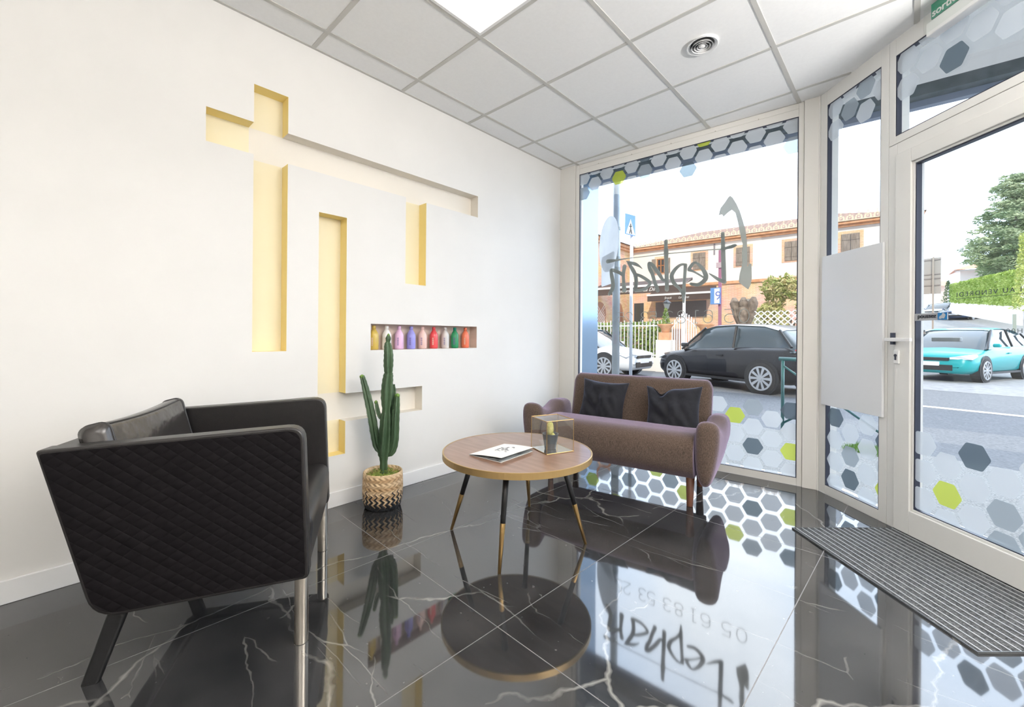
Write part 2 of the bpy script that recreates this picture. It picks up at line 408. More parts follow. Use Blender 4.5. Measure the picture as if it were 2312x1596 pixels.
# outer return: smooth blue-grey jamb panel outside the glass at the left
MB().box(gx0-.05, gx0-.01, .08, .42, 0, CH).build('outer_jamb', mat('blue_grey_cladding', (.20, .30, .42), .15, .7), win)
top = []
U0 = .1345
for k in range(0, 17):
    u = U0+HU*k; odd = k % 2
    if odd == 0:   # z .. 2.52 row (and 2.667)
        col = {2: 'l', 4: 'g', 6: 'm', 8: 'l', 10: 'l', 12: 'l', 14: 'l'}.get(k, 'l')
        top += [(u, 2.52, col), (u, 2.52+HZ, {6: 'd', 10: 'g'}.get(k, 'l'))]
    else:
        col = {1: 'm', 3: 'l', 9: 'd', 15: 'm'}.get(k, 'l')
        top += [(u, 2.447, col), (u, 2.447+HZ, 'l')]
hexes(win, top, (gx0, gx1, gz0, gz1))
bot = []
for k in range(0, 16):
    u = 1.604+HU*(k-12)
    if k % 2 == 0:
        zz = [(.456, {12: 'g', 4: 'g'}.get(k, 'l')), (.309, {2: 'g'}.get(k, 'l')), (.163, 'm' if k == 8 else 'l'), (.02, 'l')]
        if k == 14: zz = [(.456, 'l'), (.309, 'l'), (.163, 'l'), (.02, 'l')]
    else:
        zz = [(.53, {13: 'm', 15: 'd', 7: 'd'}.get(k, 'l')), (.383, 'l'), (.236, {13: 'd', 15: 'g', 5: 'm', 9: 'g'}.get(k, 'l')), (.09, {7: 'g'}.get(k, 'l'))]
    for z, c in zz: bot.append((u, z, c))
hexes(win, bot, (gx0, gx1, gz0, gz1))

# plane helpers (true positions on the shop-window plane)
def ray(u, v): return F2+R3*((u-CX)/FPX)-U3*((v-CY)/FPX)
def onplane(u, v, p, nrm):
    d = ray(u, v); o = Vector((0, 0, EYE)); t = (Vector(p)-o).dot(Vector(nrm))/d.dot(Vector(nrm)); return o+d*t
WN = (math.sin(AL), -math.cos(AL), 0)
def wuv(u, v):
    X = onplane(u, v, (WX, 3.477, 0), WN); return ((X.x-WX)/math.cos(AL), X.z)
def wlen(u, v, w_):   # brush width in metres at a point
    a = wuv(u, v); b = wuv(u+w_, v); return abs(b[0]-a[0])
def stroke(mb, pts, y, k=10, jitter=0):
    """pts (u,z,width) in plane metres"""
    for i, (u, z, wd) in enumerate(pts):
        mb.quad(*[(u+wd/2*math.cos(2*PI*j/k), y, z+wd/2*math.sin(2*PI*j/k)) for j in range(k)])
        if i:
            a = pts[i-1]; d = Vector((u-a[0], z-a[1]))
            if d.length < 1e-6: continue
            nn = Vector((-d.y, d.x)).normalized()
            mb.quad((a[0]+nn.x*a[2]/2, y, a[1]+nn.y*a[2]/2), (u+nn.x*wd/2, y, z+nn.y*wd/2), (u-nn.x*wd/2, y, z-nn.y*wd/2), (a[0]-nn.x*a[2]/2, y, a[1]-nn.y*a[2]/2))
def smoothpts(P, n=4):
    out = []
    for i in range(len(P)-1):
        p0 = P[max(i-1, 0)]; p1 = P[i]; p2 = P[i+1]; p3 = P[min(i+2, len(P)-1)]
        for j in range(n):
            t = j/n
            out.append(tuple(.5*(2*b+(c-a)*t+(2*a-5*b+4*c-d)*t*t+(-a+3*b-3*c+d)*t**3) for a, b, c, d in zip(p0, p1, p2, p3)))
    out.append(P[-1]); return out
def zA(x, y): return (1250+x/3.627, 220+y/3.627)
def zB(x, y): return (1290+x/3.8, 480+y/3.8)
let = MB()
Spoly = [(1350, 965), (1365, 905), (1400, 860), (1430, 815), (1445, 803), (1465, 818), (1497, 870), (1525, 930), (1550, 1010), (1572, 1090), (1582, 1180), (1585, 1280), (1585, 1385), (1605, 1360), (1620, 1362), (1622, 1480), (1614, 1530), (1592, 1572), (1555, 1545), (1515, 1510), (1522, 1450), (1535, 1400), (1545, 1350), (1540, 1280), (1548, 1200), (1535, 1160), (1522, 1090), (1505, 1010), (1488, 945), (1458, 920), (1430, 940), (1390, 976), (1378, 958)]
let.quad(*[(lambda q: (q[0], .003, q[1]))(wuv(*zA(*p))) for p in Spoly])
LS = [('A', [(1384, 1112, 28), (1386, 1180, 30), (1387, 1260, 34), (1390, 1350, 34), (1392, 1430, 36), (1394, 1500, 34)]),
      ('A', [(1398, 1510, 34), (1350, 1490, 26), (1300, 1458, 16), (1272, 1440, 6)]),
      ('A', [(1390, 1242, 22), (1420, 1230, 24), (1455, 1222, 28), (1480, 1212, 26), (1496, 1210, 10)]),
      ('A', [(1390, 1243, 14), (1320, 1244, 8), (1200, 1254, 8), (1060, 1268, 7), (935, 1278, 7), (760, 1300, 6), (600, 1318, 7), (520, 1332, 14), (470, 1338, 24), (442, 1342, 28)]),
      ('A', [(1108, 1405, 28), (1135, 1365, 26), (1162, 1352, 18), (1205, 1385, 26), (1240, 1440, 34), (1245, 1480, 36), (1220, 1512, 34), (1180, 1533, 30), (1140, 1530, 26), (1122, 1525, 22)]),
      ('A', [(1108, 1410, 28), (1145, 1425, 16), (1190, 1450, 14), (1235, 1478, 14)]),
      ('B', [(978, 450, 26), (972, 540, 22), (965, 640, 24), (962, 700, 26), (962, 770, 10)]),
      ('B', [(975, 446, 16), (940, 446, 18), (895, 480, 24), (862, 530, 28), (862, 565, 28), (880, 605, 26), (925, 650, 20), (960, 700, 22)]),
      ('B', [(811, 242, 24), (810, 300, 26), (812, 345, 32), (812, 420, 26), (816, 520, 28), (818, 600, 28), (819, 660, 28)]),
      ('B', [(808, 575, 22), (785, 578, 20), (755, 530, 26), (715, 475, 26), (685, 440, 22), (663, 436, 20), (672, 480, 26), (695, 530, 24), (715, 600, 24), (735, 650, 26), (738, 668, 28)]),
      ('B', [(472, 418, 5), (500, 428, 18), (545, 440, 22), (580, 458, 14), (606, 480, 4)]),
      ('B', [(488, 432, 16), (520, 480, 26), (545, 530, 26), (555, 580, 26), (552, 625, 26), (545, 660, 28)]),
      ('B', [(545, 528, 18), (585, 540, 20), (630, 565, 22), (675, 602, 20), (650, 640, 20), (605, 662, 22), (550, 668, 22)]),
      ('B', [(455, 462, 28), (445, 530, 22), (448, 600, 24), (452, 665, 32)]),
      ('B', [(445, 535, 24), (412, 515, 22), (375, 500, 24), (340, 492, 18), (345, 540, 26), (355, 600, 26), (352, 650, 28), (325, 698, 22)])]
for kind, pts in LS:
    Z = zA if kind == 'A' else zB; sc = 3.627 if kind == 'A' else 3.8
    P = []
    for x, y, wd in pts:
        px = Z(x, y); q = wuv(*px); P.append((q[0], q[1], wlen(px[0], px[1], wd/sc*(1.1 if kind == 'A' else 1.28))))
    stroke(let, smoothpts(P), .003)
o = let.build('brush_lettering', M_LET, win); o['label'] = 'grey brush lettering seen from behind'
# phone number, mirrored as seen from inside
def arc(cx, cz, rx, rz, a0, a1, n=14): return [(cx+rx*math.cos(math.radians(a0+(a1-a0)*i/n)), cz+rz*math.sin(math.radians(a0+(a1-a0)*i/n))) for i in range(n+1)]
DG = {'0': [arc(.5, .5, .5, .5, 0, 360, 24)],
      '8': [arc(.5, .76, .40, .24, 0, 360, 20), arc(.5, .26, .5, .26, 0, 360, 20)],
      '5': [[(.95, 1), (.15, 1), (.05, .56)]+arc(.42, .33, .55, .33, 120, -140, 16)],
      '6': [arc(.5, .33, .5, .33, 0, 360, 20), [(0, .33), (0, .7)]+arc(.5, .7, .5, .3, 180, 40, 10)],
      '1': [[(.25, .97), (.6, 1), (.6, 0)], [(.35, 0), (.85, 0)]],
      '3': [arc(.42, .75, .45, .25, 150, -90, 12)+arc(.42, .26, .5, .26, 90, -150, 12)],
      '2': [[(.05, .75)]+arc(.5, .73, .45, .27, 170, -30, 12)+[(0, 0), (1, 0)]]}
ph = MB()
for ch, uc in zip('0561835325', (1.662, 1.556, 1.402, 1.314, 1.192, 1.091, .955, .873, .733, .655)):
    wd = .068
    for s in DG[ch]:
        stroke(ph, [(uc+wd/2-p[0]*wd, 1.172+p[1]*.104, .0052) for p in s], .003, 6)
o = ph.build('phone_number_lettering', M_LET, win); o['label'] = 'thin grey phone number seen from behind'

# ------------------------------------------------------------------ side light (window_2), transom (window_3), door_1
def gasket(p, x0, x1, z0, z1):
    k = MB(); g = .006
    k.box(x0, x0+g, .001, .03, z0, z1); k.box(x1-g*.5, x1, .001, .03, z0, z1); k.box(x0, x1, .001, .03, z1-g, z1); k.box(x0, x1, .001, .03, z0, z0+g*.7)
    return k.build('rubber_gasket', M_GASK, p)
w2 = empty('window_2', (CCx, CCy, 0), DA, kind='structure')
fr = MB(); a0, a1, b0, b1 = .075, .488, .06, 2.642
fr.box(0, .014, -.008, .08, 0, CH); fr.box(.016, a0, 0, .08, 0, CH); fr.box(a1, .54, 0, .08, 0, CH); fr.box(a0, a1, 0, .08, 0, b0); fr.box(a0, a1, 0, .08, b1, CH)
fr.build('window_frame', M_ALU2, w2, bevel=.002); gasket(w2, a0, a1, b0, b1)
MB().box(a0, a1, .012, .018, b0, b1).build('glass_pane', M_GLASS, w2)
MB().box(.055, .525, -.016, -.001, .606, 1.612).build('white_panel', M_PANEL, w2, bevel=.002)
hx = []
for i, (s, zl) in enumerate(((.157, ((.534, 'd'), (.388, 'l'), (.244, 'l'), (.10, 'l'))), (.2795, ((.457, 'l'), (.312, 'm'), (.166, 'd'), (.02, 'l'))), (.406, ((.537, 'l'), (.39, 'l'), (.238, 'l'), (.095, 'l'))), (.53, ((.46, 'd'), (.31, 'l'), (.18, 'g'))))):
    hx += [(s, z, c) for z, c in zl]
hx += [(.141, 2.441, 'l'), (.141, 2.588, 'l'), (.258, 2.515, 'm'), (.258, 2.66, 'l'), (.377, 2.442, 'l'), (.377, 2.588, 'm'), (.50, 2.515, 'l'), (.5, 2.66, 'l')]
hexes(w2, hx, (a0, a1, b0, b1))
w3 = empty('window_3', (CCx, CCy, 0), DA, kind='structure')
fr = MB(); c0, c1, d0, d1 = .582, 1.545, 2.19, 2.642
fr.box(.542, c0, 0, .08, 2.148, CH); fr.box(c1, SEND, 0, .08, 2.148, CH); fr.box(c0, c1, 0, .08, 2.148, d0); fr.box(c0, c1, 0, .08, d1, CH)
fr.build('window_frame', M_ALU2, w3, bevel=.002); gasket(w3, c0, c1, d0, d1)
MB().box(c0, c1, .012, .018, d0, d1).build('glass_pane', M_GLASS, w3)
hx = []
for k in range(0, 9):
    s = .645+HU*k*.985
    if k % 2 == 0: hx += [(s, 2.434, 'd' if k == 2 else 'l'), (s, 2.580, 'l')]
    else: hx += [(s, 2.508, 'l'), (s, 2.655, 'g' if k == 3 else 'l')]
hexes(w3, hx, (c0, c1, d0, d1))

dr = empty('door_1', (CCx, CCy, 0), DA, kind='structure')
fr = MB(); fr.box(.542, .594, 0, .08, 0, 2.145); fr.box(1.575, SEND, 0, .08, 0, 2.145); fr.box(.594, 1.575, 0, .08, 2.085, 2.145); fr.box(.594, 1.575, .0, .08, -.01, .004)
fr.build('door_frame', M_ALU2, dr, bevel=.002)
e0, e1, f0, f1 = .700, 1.465, .150, 1.995
lf = MB(); y0, y1 = -.014, .05
lf.box(.598, e0-.012, y0, y1, .008, 2.08); lf.box(e1+.012, 1.571, y0, y1, .008, 2.08); lf.box(e0-.012, e1+.012, y0, y1, .008, f0-.012); lf.box(e0-.012, e1+.012, y0, y1, f1+.012, 2.08)
lf.build('door_leaf', M_ALU2, dr, bevel=.003)
lf = MB(); lf.box(e0-.012, e0, y0+.01, y1, f0-.012, f1+.012); lf.box(e1, e1+.012, y0+.01, y1, f0-.012, f1+.012); lf.box(e0, e1, y0+.01, y1, f0-.012, f0); lf.box(e0, e1, y0+.01, y1, f1, f1+.012)
lf.build('glazing_bead', M_ALU2, dr, bevel=.002)
gasket(dr, e0, e1, f0, f1)
MB().box(e0, e1, .012, .018, f0, f1).build('glass_pane', M_GLASS, dr)
hx = []
for k in range(0, 7):
    s = .747+.1203*k
    if k % 2 == 0: hx += [(s, .512, 'd' if k == 2 else 'l'), (s, .366, 'l'), (s, .22, 'm' if k == 4 else 'l')]
    else: hx += [(s, .434, 'l'), (s, .291, 'g' if k == 1 else 'm' if k == 3 else 'l'), (s, .152, 'm' if k == 3 else 'l')]
hexes(dr, hx, (e0, e1, f0, f1))
h = MB(); h.box(.59, .606, -.03, -.012, 1.025, 1.09); h.build('latch_plate', M_GASK, dr)
h = MB(); h.tube([(.615, -.012, 1.052), (.615, -.05, 1.052)], .011, 12); h.box(.585, .735, -.06, -.045, 1.042, 1.062)
h.build('door_handle', M_TRIMW, dr, bevel=.003)
h = MB(); h.box(.735, .875, .055, .07, 1.045, 1.066); h.build('outer_handle', mat('grey_metal', (.35, .38, .4), .4, .5), dr, bevel=.003)
h = MB(); h.box(.604, .634, -.024, -.013, .92, .995); lk = h.build('lock_plate', M_TRIMW, dr, bevel=.003)
h = MB(); h.tube([(.618, -.028, .965), (.618, -.02, .965)], .008, 12); h.box(.614, .622, -.028, -.02, .94, .965); h.build('key_hole', M_GASK, lk)

def text_mesh(s, size, name, m, parent, loc, mirror=False, shear=0, ext=0.0006, align='LEFT', bold=0, space=1, rot=None):
    cu = bpy.data.curves.new('t', 'FONT'); cu.body = s; cu.size = size; cu.extrude = ext; cu.shear = shear; cu.align_x = align; cu.offset = bold; cu.space_character = space
    o = bpy.data.objects.new('t', cu); C.objects.link(o)
    me = bpy.data.meshes.new_from_object(o); C.objects.unlink(o); bpy.data.objects.remove(o)
    me.name = name
    for v in me.vertices:   # stand up, facing -Y
        x, y, z = v.co; v.co = ((-x if mirror else x), -z, y)
    me.materials.clear(); me.materials.append(m)
    ob = bpy.data.objects.new(name, me); C.objects.link(ob); ob.parent = parent; ob.location = loc
    if rot: ob.rotation_euler = rot
    return ob
st_ = MB().box(.706, .872, -.004, -.0005, 1.153, 1.190).build('push_sticker', mat('sticker_grey', (.42, .43, .45), .4), dr)
st_['label'] = 'grey sticker with the word poussez'
text_mesh('poussez', .030, 'sticker_text', mat('ink', (.01, .012, .02), .5), st_, (.722, -.0055, 1.166), bold=.0005)
k = MB().box(.826, .870, -.0055, -.004, 1.154, 1.189).build('blue_square', mat('sticker_blue', (.0, .19, .50), .4), st_)
hp = [(.832, 1.161), (.84, 1.158), (.848, 1.161), (.858, 1.160), (.862, 1.168), (.865, 1.178), (.858, 1.186), (.850, 1.187), (.846, 1.178), (.836, 1.172)]
MB().quad(*[(p[0], -.0062, p[1]) for p in hp]).build('hand_symbol', mat('sticker_light', (.5, .52, .54), .4), st_)
o = text_mesh('I AU VENDREDI', .030, 'opening_days_lettering', M_LET2, dr, (1.262-.0, .003, 1.262), True, space=1.3, ext=.0002); o['label'] = 'opening days lettering seen from behind'
bb = [v.co.x for v in o.data.vertices]; o.location.x = .908-min(bb)
sc_ = (1.177-.908)/1.0
MB().box(.908, e1, .002, .0035, 1.2515, 1.2532).build('lettering_underline', M_LET2, dr)
o = text_mesh('9H00', .030, 'opening_hours_lettering', M_LET2, dr, (1.2, .003, 1.085), True, ext=.0002, space=1.3, bold=-.0004); o['label'] = 'opening hours lettering seen from behind'
bb = [v.co.x for v in o.data.vertices]; o.location.x = 1.112-min(bb)

# exit sign on the transom frame
ex = empty('exit_sign', (CCx, CCy, 0), DA, label='green and white emergency exit sign fixed above the glass door', cat='sign')
MB().box(.805, 1.13, -.055, -.002, 2.585, 2.655).build('housing', M_TRIMW, ex, bevel=.005)
gs = MB().box(.835, 1.10, -.058, -.052, 2.655, 2.76-.03).build('sign_plate', mat('exit_green', (.0, .28, .16), .4), ex)
MB().box(.80, 1.135, -.062, -.060, 2.60, 2.735).build('clear_cover', glass_mat('clear_cover', (.98, .99, .98), .05, .5), ex)
text_mesh('sortie', .05, 'sign_text', M_TRIMW, gs, (.84, -.059, 2.664), bold=.001)

# ------------------------------------------------------------------ ceiling lights and vent
M_LIT = mat('lit_diffuser', (1, 1, 1), .5, emis=(1, .88, .70), es=2.3)
def ceiling_light(i, j, label):
    x0, y0 = GX+.6*i, GY+.6*j
    e = empty('ceiling_light', (x0+.3, y0+.3, CH), label=label, cat='light', group='square light panels in the ceiling')
    q = MB()
    for s in (-1, 1):
        q.box(-.288, .288, s*.288-(.016 if s > 0 else 0), s*.288+(.016 if s < 0 else 0), -.006, .0)
        q.box(s*.288-(.016 if s > 0 else 0), s*.288+(.016 if s < 0 else 0), -.272, .272, -.006, .0)
    q.build('frame', M_TRIMW, e)
    MB().box(-.272, .272, -.272, .272, -.004, -.001).build('diffuser', M_LIT, e)
ceiling_light(2, 0, 'bright square light panel in the ceiling at the top of the picture')
for i, j, w_ in ((2, -4, 'behind the viewer near the left wall'), (6, -1, 'to the right of the viewer'), (6, -5, 'in the far back right of the room'), (4, -2, 'just behind the viewer')):  # unseen panels added to lift the room light
    ceiling_light(i, j, 'added unseen light panel in the ceiling '+w_)
vt = empty('air_vent', (GX+.6*3+.3, GY+.6*2+.3, CH), label='round white air vent with concentric rings in a ceiling tile', cat='vent')
MB().lathe([(.068, -.001), (.085, -.012), (.082, -.014), (.064, -.002)], k=48, cap=False).build('outer_ring', M_TRIMW, vt, smooth=True)
MB().lathe([(.001, -.0006), (.07, -.0006)], k=40, cap=False).build('duct_opening', mat('vent_dark', (.05, .05, .05), .8), vt)
for r in (.060, .045, .030):
    MB().lathe([(r, -.016), (r-.008, -.004), (r-.010, -.004), (r-.004, -.017)], k=40, cap=False).build('ring', M_TRIMW, vt, smooth=True)
MB().lathe([(.001, -.018), (.014, -.017), (.018, -.012), (.014, -.003)], k=30).build('centre_cap', M_TRIMW, vt, smooth=True)

# added lamps out of view, put in only to brighten the ceiling
def uplighter(x, y, watt, label):
    e = empty('added_fill_lamp', (x, y, 0), label=label, cat='lamp', group='added unseen uplighters that brighten the ceiling')
    MB().lathe([(.15, 0), (.15, .02), (.02, .03), (.014, .05), (.014, 1.78)], k=24).build('stand', M_BLKM, e)
    MB().lathe([(.02, 1.76), (.12, 1.80), (.17, 1.88), (.165, 1.88), (.115, 1.81), (.02, 1.775)], k=28, cap=False).build('bowl', M_TRIMW, e, smooth=True)
    li = bpy.data.lights.new('lamp_light', 'AREA'); li.shape = 'DISK'; li.size = .26; li.energy = watt; li.color = (1, .975, .94)
    lo = bpy.data.objects.new('lamp_light', li); C.objects.link(lo); lo.parent = e; lo.location = (0, 0, 1.87); lo.rotation_euler = (PI, 0, 0)
uplighter(1.55, 1.75, 135, 'added unseen uplighter for the ceiling to the right of the viewer')
uplighter(1.3, -1.2, 62, 'added unseen uplighter for the ceiling in the back of the room')
# ------------------------------------------------------------------ door mat
mt = empty('door_mat', (CCx+DX*.60, CCy+DY*.60, 0), DA, label='grey ribbed entrance mat with metal strips in front of the glass door', cat='mat')
MB().box(0, .92, -.578, -.004, .0005, .004).build('carpet_inlay', noise_mat('mat_carpet', (.025, .027, .03), (.13, .135, .14), 150, .95, bump=.6, bscale=200, detail=2), mt)
fr = MB(); fr.box(0, .92, -.581, -.577, .0005, .008); fr.box(-.003, .0, -.581, -.004, .0005, .008); fr.box(.92, .923, -.581, -.004, .0005, .008)
fr.build('edge_frame', mat('mat_edge', (.16, .17, .18), .4, .6), mt)
M_STRIP = mat('mat_strip', (.50, .52, .54), .45, .4)
for i in range(17):
    y = -.560+i*.0335
    MB().box(.002, .918, y-.0022, y+.0022, .004, .0075).build('metal_strip', M_STRIP, mt)

# ------------------------------------------------------------------ armchair
AX, AY = (.484, .875), (-.875, .484)
def P0(x, y): return (-1.522+AX[0]*x+AY[0]*y, .583+AX[1]*x+AY[1]*y)
co = P0(-.32, .325)
ch = empty('armchair', (*co, 0), math.atan2(.875, .484), label='black leather armchair with quilted sides on steel front legs by the wall', cat='armchair')
def qmat():
    m = mat('quilted_black_fabric', (.005, .004, .005), .7, spec=.15); n, l, b = nodes(m)
    t = n.new('ShaderNodeTexCoord'); s = n.new('ShaderNodeSeparateXYZ'); l.new(t.outputs['Object'], s.inputs[0])
    outs = []
    for sg in (1, -1):
        a = n.new('ShaderNodeMath'); a.operation = 'MULTIPLY_ADD'; a.inputs[1].default_value = sg*1.25; l.new(s.outputs['Z'], a.inputs[0]); l.new(s.outputs['X'], a.inputs[2])
        c = n.new('ShaderNodeMath'); c.operation = 'MULTIPLY'; c.inputs[1].default_value = PI/.046; l.new(a.outputs[0], c.inputs[0])
        d = n.new('ShaderNodeMath'); d.operation = 'SINE'; l.new(c.outputs[0], d.inputs[0])
        e = n.new('ShaderNodeMath'); e.operation = 'ABSOLUTE'; l.new(d.outputs[0], e.inputs[0]); outs.append(e)
    mm = n.new('ShaderNodeMath'); mm.operation = 'MULTIPLY'; l.new(outs[0].outputs[0], mm.inputs[0]); l.new(outs[1].outputs[0], mm.inputs[1])
    pw = n.new('ShaderNodeMath'); pw.operation = 'POWER'; pw.inputs[1].default_value = .5; l.new(mm.outputs[0], pw.inputs[0])
    u = n.new('ShaderNodeBump'); u.inputs['Strength'].default_value = .4; u.inputs['Distance'].default_value = .005; l.new(pw.outputs[0], u.inputs['Height']); l.new(u.outputs[0], b.inputs['Normal'])
    return m
M_Q = qmat()
ox, oy = .32, -.325
SIDE = roundpoly([(.028, .232), (.008, .748), (-.69, .718), (-.555, .208)], [.02, .055, .012, .07], 6)
def inset(P, d):
    c = Vector((sum(p[0] for p in P)/len(P), sum(p[1] for p in P)/len(P))); out = []
    k = len(P)
    for i in range(k):
        a = Vector(P[i-1]); b = Vector(P[i]); e = Vector(P[(i+1) % k])
        n1 = Vector((-(b-a).y, (b-a).x)); n2 = Vector((-(e-b).y, (e-b).x))
        if n1.length > 0: n1.normalize()
        if n2.length > 0: n2.normalize()
        nn = (n1+n2)
        if nn.length == 0: out.append(tuple(b)); continue
        nn.normalize()
        if nn.dot(c-b) < 0: nn = -nn
        out.append(tuple(b+nn*d))
    return out
def side(ya, yb, outer):
    MB().prism(SIDE, lambda p, q, t: (p+ox, t+oy, q), ya, yb).build('side_frame', M_BLACKL, ch, bevel=.010, seg=3)
    P2 = roundpoly(inset([(.028, .232), (.008, .748), (-.69, .718), (-.555, .208)], .016), [.012, .045, .01, .06], 6)
    MB().prism(P2, lambda p, q, t: (p+ox, t+oy, q), outer, outer+(.008 if outer < ya+.001 else -.008)).build('quilted_panel', M_Q, ch)
side(-.040, .022, -.044)
side(.628, .690, .694)
# back slab between the sides following the slanted rear edge
BK = [(-.690, .716), (-.552, .212), (-.50, .222), (-.628, .712)]
MB().prism(BK, lambda p, q, t: (p+ox, t+oy, q), .0, .65).build('back_frame', M_BLACKL, ch, bevel=.014, seg=3)
ST = roundpoly([(.020, .236), (.035, .44), (-.50, .40), (-.50, .225)], [.02, .07, .0, .0], 6)
MB().prism(ST, lambda p, q, t: (p+ox, t+oy, q), .024, .626).build('seat', M_BLACKL, ch, bevel=.012, seg=3)
# back cushion: fat leather cushion leaning on the back
from mathutils import noise as mn
def cushion(W, Hh, T, n=16, pinch=.06, p=2.6, edge=.012, wr=0, dent=None):
    m = MB(); R = []
    idx = {}
    def pt(i, j, sg):
        u = -1+2*i/n; v = -1+2*j/n
        t = (max(0, 1-abs(u)**p)*max(0, 1-abs(v)**p))**.5*T/2+edge/2
        x = u*W/2*(1-pinch*(1-v*v)); z = v*Hh/2*(1-pinch*(1-u*u))
        if wr: t += wr*mn.noise(Vector((u*2.6+v*1.3, v*1.5-u*.8, sg*3.0)))*(1-u**4)*(1-v**4)
        if dent:
            dd_ = math.exp(-((u-dent[0])**2/.05+(v-dent[1])**2/.10)); z -= dd_*dent[2]; t -= dd_*T*.18
        return (x, sg*t, z)
    for sg in (-1, 1):
        for i in range(n+1):
            for j in range(n+1): idx[sg, i, j] = len(m.v); m.v.append(pt(i, j, sg))
        for i in range(n):
            for j in range(n): m.f.append((idx[sg, i, j], idx[sg, i+1, j], idx[sg, i+1, j+1], idx[sg, i, j+1])); m.m.append(0)
    for i in range(n):
        for (a, b) in (((i, 0), (i+1, 0)), ((i, n), (i+1, n)), ((0, i), (0, i+1)), ((n, i), (n, i+1))):
            m.f.append((idx[-1, a[0], a[1]], idx[-1, b[0], b[1]], idx[1, b[0], b[1]], idx[1, a[0], a[1]])); m.m.append(0)
    return m
cw_, chh, ct_ = .590, .44, .078
Mx = Matrix.Translation((-.548+ox, .325+oy, .546)) @ Matrix.Rotation(math.radians(-14), 4, 'Y')
cm = MB(); R = []
for i in range(41):
    y = -1+2*i/40; ed_ = max(0, (abs(y)-.94)/.06); sc_c = math.sqrt(max(.0, 1-ed_**2)); pf = .55+.45*sc_c; bul = 1+.22*(1-y*y)
    sec = []
    for p, q_ in rrect(-ct_/2, ct_/2, -chh/2, chh/2, .026, 6):
        zf_ = 1-(q_/(chh/2))**2
        sec.append(Mx@Vector((p*pf*(1+(bul-1)*zf_*1.3), y*cw_/2, q_*(1-.10*(1-sc_c))+.012*y*y*(1 if q_ > .1 else 0))))
    R.append(sec)
cm.rings(R); bc = cm.build('back_cushion', M_CUSHL, ch, smooth=True)
pp = MB()
for ix in (10, 17): pp.tube([r[ix] for r in R[2:39]], .0035, 6)
for ir in (2, 38): pp.tube(list(R[ir])+[R[ir][0]], .0035, 6)
pp.build('piping', M_BLACKL, bc, smooth=True)
for yy in (0.0, .651):
    MB().tube([(0+ox, yy+oy, .0), (0+ox, yy+oy, .25)], .0225, 24).build('leg', M_STEEL, ch, smooth=False, bevel=.002)
for o_ in [o for o in ch.children if o.name.startswith('leg')]: o_['label'] = 'brushed steel front leg'
for yy in (0.0, .651):
    a = Vector((-.575+ox, yy+oy, 0)); b = Vector((-.500+ox, yy+oy, .23))
    MB().rings([[a+Vector((p, q, 0)) for p, q in rrect(-.022, .022, -.013, .013, .008, 3)], [b+Vector((p, q, 0)) for p, q in rrect(-.026, .026, -.013, .013, .008, 3)]]).build('leg', M_BLKM, ch, bevel=.001)['label'] = 'black slanted rear leg'

# ------------------------------------------------------------------ sofa
so = empty('sofa', (-.973, 2.668, 0), math.atan2(.161, .987), label='small brown tweed sofa with curved arms in front of the shop window', cat='sofa')
SP = roundpoly([(.02, .178), (-.040, .24), (-.050, .455), (.22, .462), (.46, .40), (.48, .20)], [.015, .06, .125, .11, .0, .02], 12)
MB().prism(SP, lambda p, q, t: (t, p, q), -1.035, .025).build('seat', M_FAB, so, bevel=.012, seg=3)
# backrest: rounded slab leaning back, crown slightly bowed
bk = MB(); R = []
nx = 60
for i in range(nx+1):
    u = -1.0+1.055*i/nx; t = abs(2*i/nx-1); c = 1-max(0, (t-.90)/.10)**3*.55
    topz = .752-.05*max(0, (t-.90)/.1)**3; sect = []
    for p, q in rrect(-.055*c, .055*c, .22, topz, .045*c, 5):
        sect.append((u, .435+p+(q-.40)*.22, q))
    R.append(sect)
bk.rings(R); bk.build('backrest', M_FAB, so, smooth=True)
def arm(mir):
    R = []; nb = 26
    for i in range(nb+1):
        b = -.055+.60*i/nb; t = i/nb
        h_ = .552-.062*math.sin(min(1, max(0, (t-.10)/.62))*PI)-.030*t
        zb_ = .148+.05*t*t
        e = 1.0
        if t < .10: e = math.sqrt(max(0.10, 1-((.10-t)/.10)**2))
        if t > .93: e = math.sqrt(max(0.05, 1-((t-.93)/.07)**2))
        cx = .085; cz = .36
        prof = [(.062, zb_), (.102, zb_+.002), (.128, zb_+.05), (.152, zb_+.15), (.170, h_-.15), (.174, h_-.06), (.160, h_-.014), (.12, h_+.002), (.06, h_+.002), (.022, h_-.014), (.004, h_-.06), (.0, h_-.2), (.010, zb_+.1), (.03, zb_+.02)]
        ring = []
        for p, q in prof:
            pp_ = cx+(p-cx)*(.35+.65*e); qq = cz+(q-cz)*(.80+.20*e)
            ring.append((.026+pp_*.84 if not mir else -1.038-pp_, b, qq))
        R.append(ring)
    m = MB().rings(R).build('arm', M_FAB, so, smooth=True, sub=1)
arm(False); arm(True)
for u, b in ((-.005, .04), (-.99, .04), (-.02, .46), (-.98, .46)):
    MB().tube([(u, b, 0), (u, b, .006), (u+.002, b, .21)], [.018, .019, .027], 18).build('leg', M_BROWN, so, smooth=True)
def throw(u, b, z, rz, ry, lean, label, W=.37, Hh=.345, dent=None):
    e = empty('throw_pillow', (0, 0, 0), label=label, cat='pillow', group='black pillows on the sofa')
    Wm = so_matrix @ Matrix.Translation((u, b, z)) @ Matrix.Rotation(rz, 4, 'Z') @ Matrix.Rotation(lean, 4, 'X') @ Matrix.Rotation(ry, 4, 'Y')
    e.matrix_world = Wm
    m = cushion(W, Hh, .135, 30, .11, 2.2, .006, .035, dent)
    m.build('pillow_cover', M_PILLOW, e, smooth=True)
so_matrix = Matrix.Translation((-.973, 2.668, 0)) @ Matrix.Rotation(math.atan2(.161, .987), 4, 'Z')
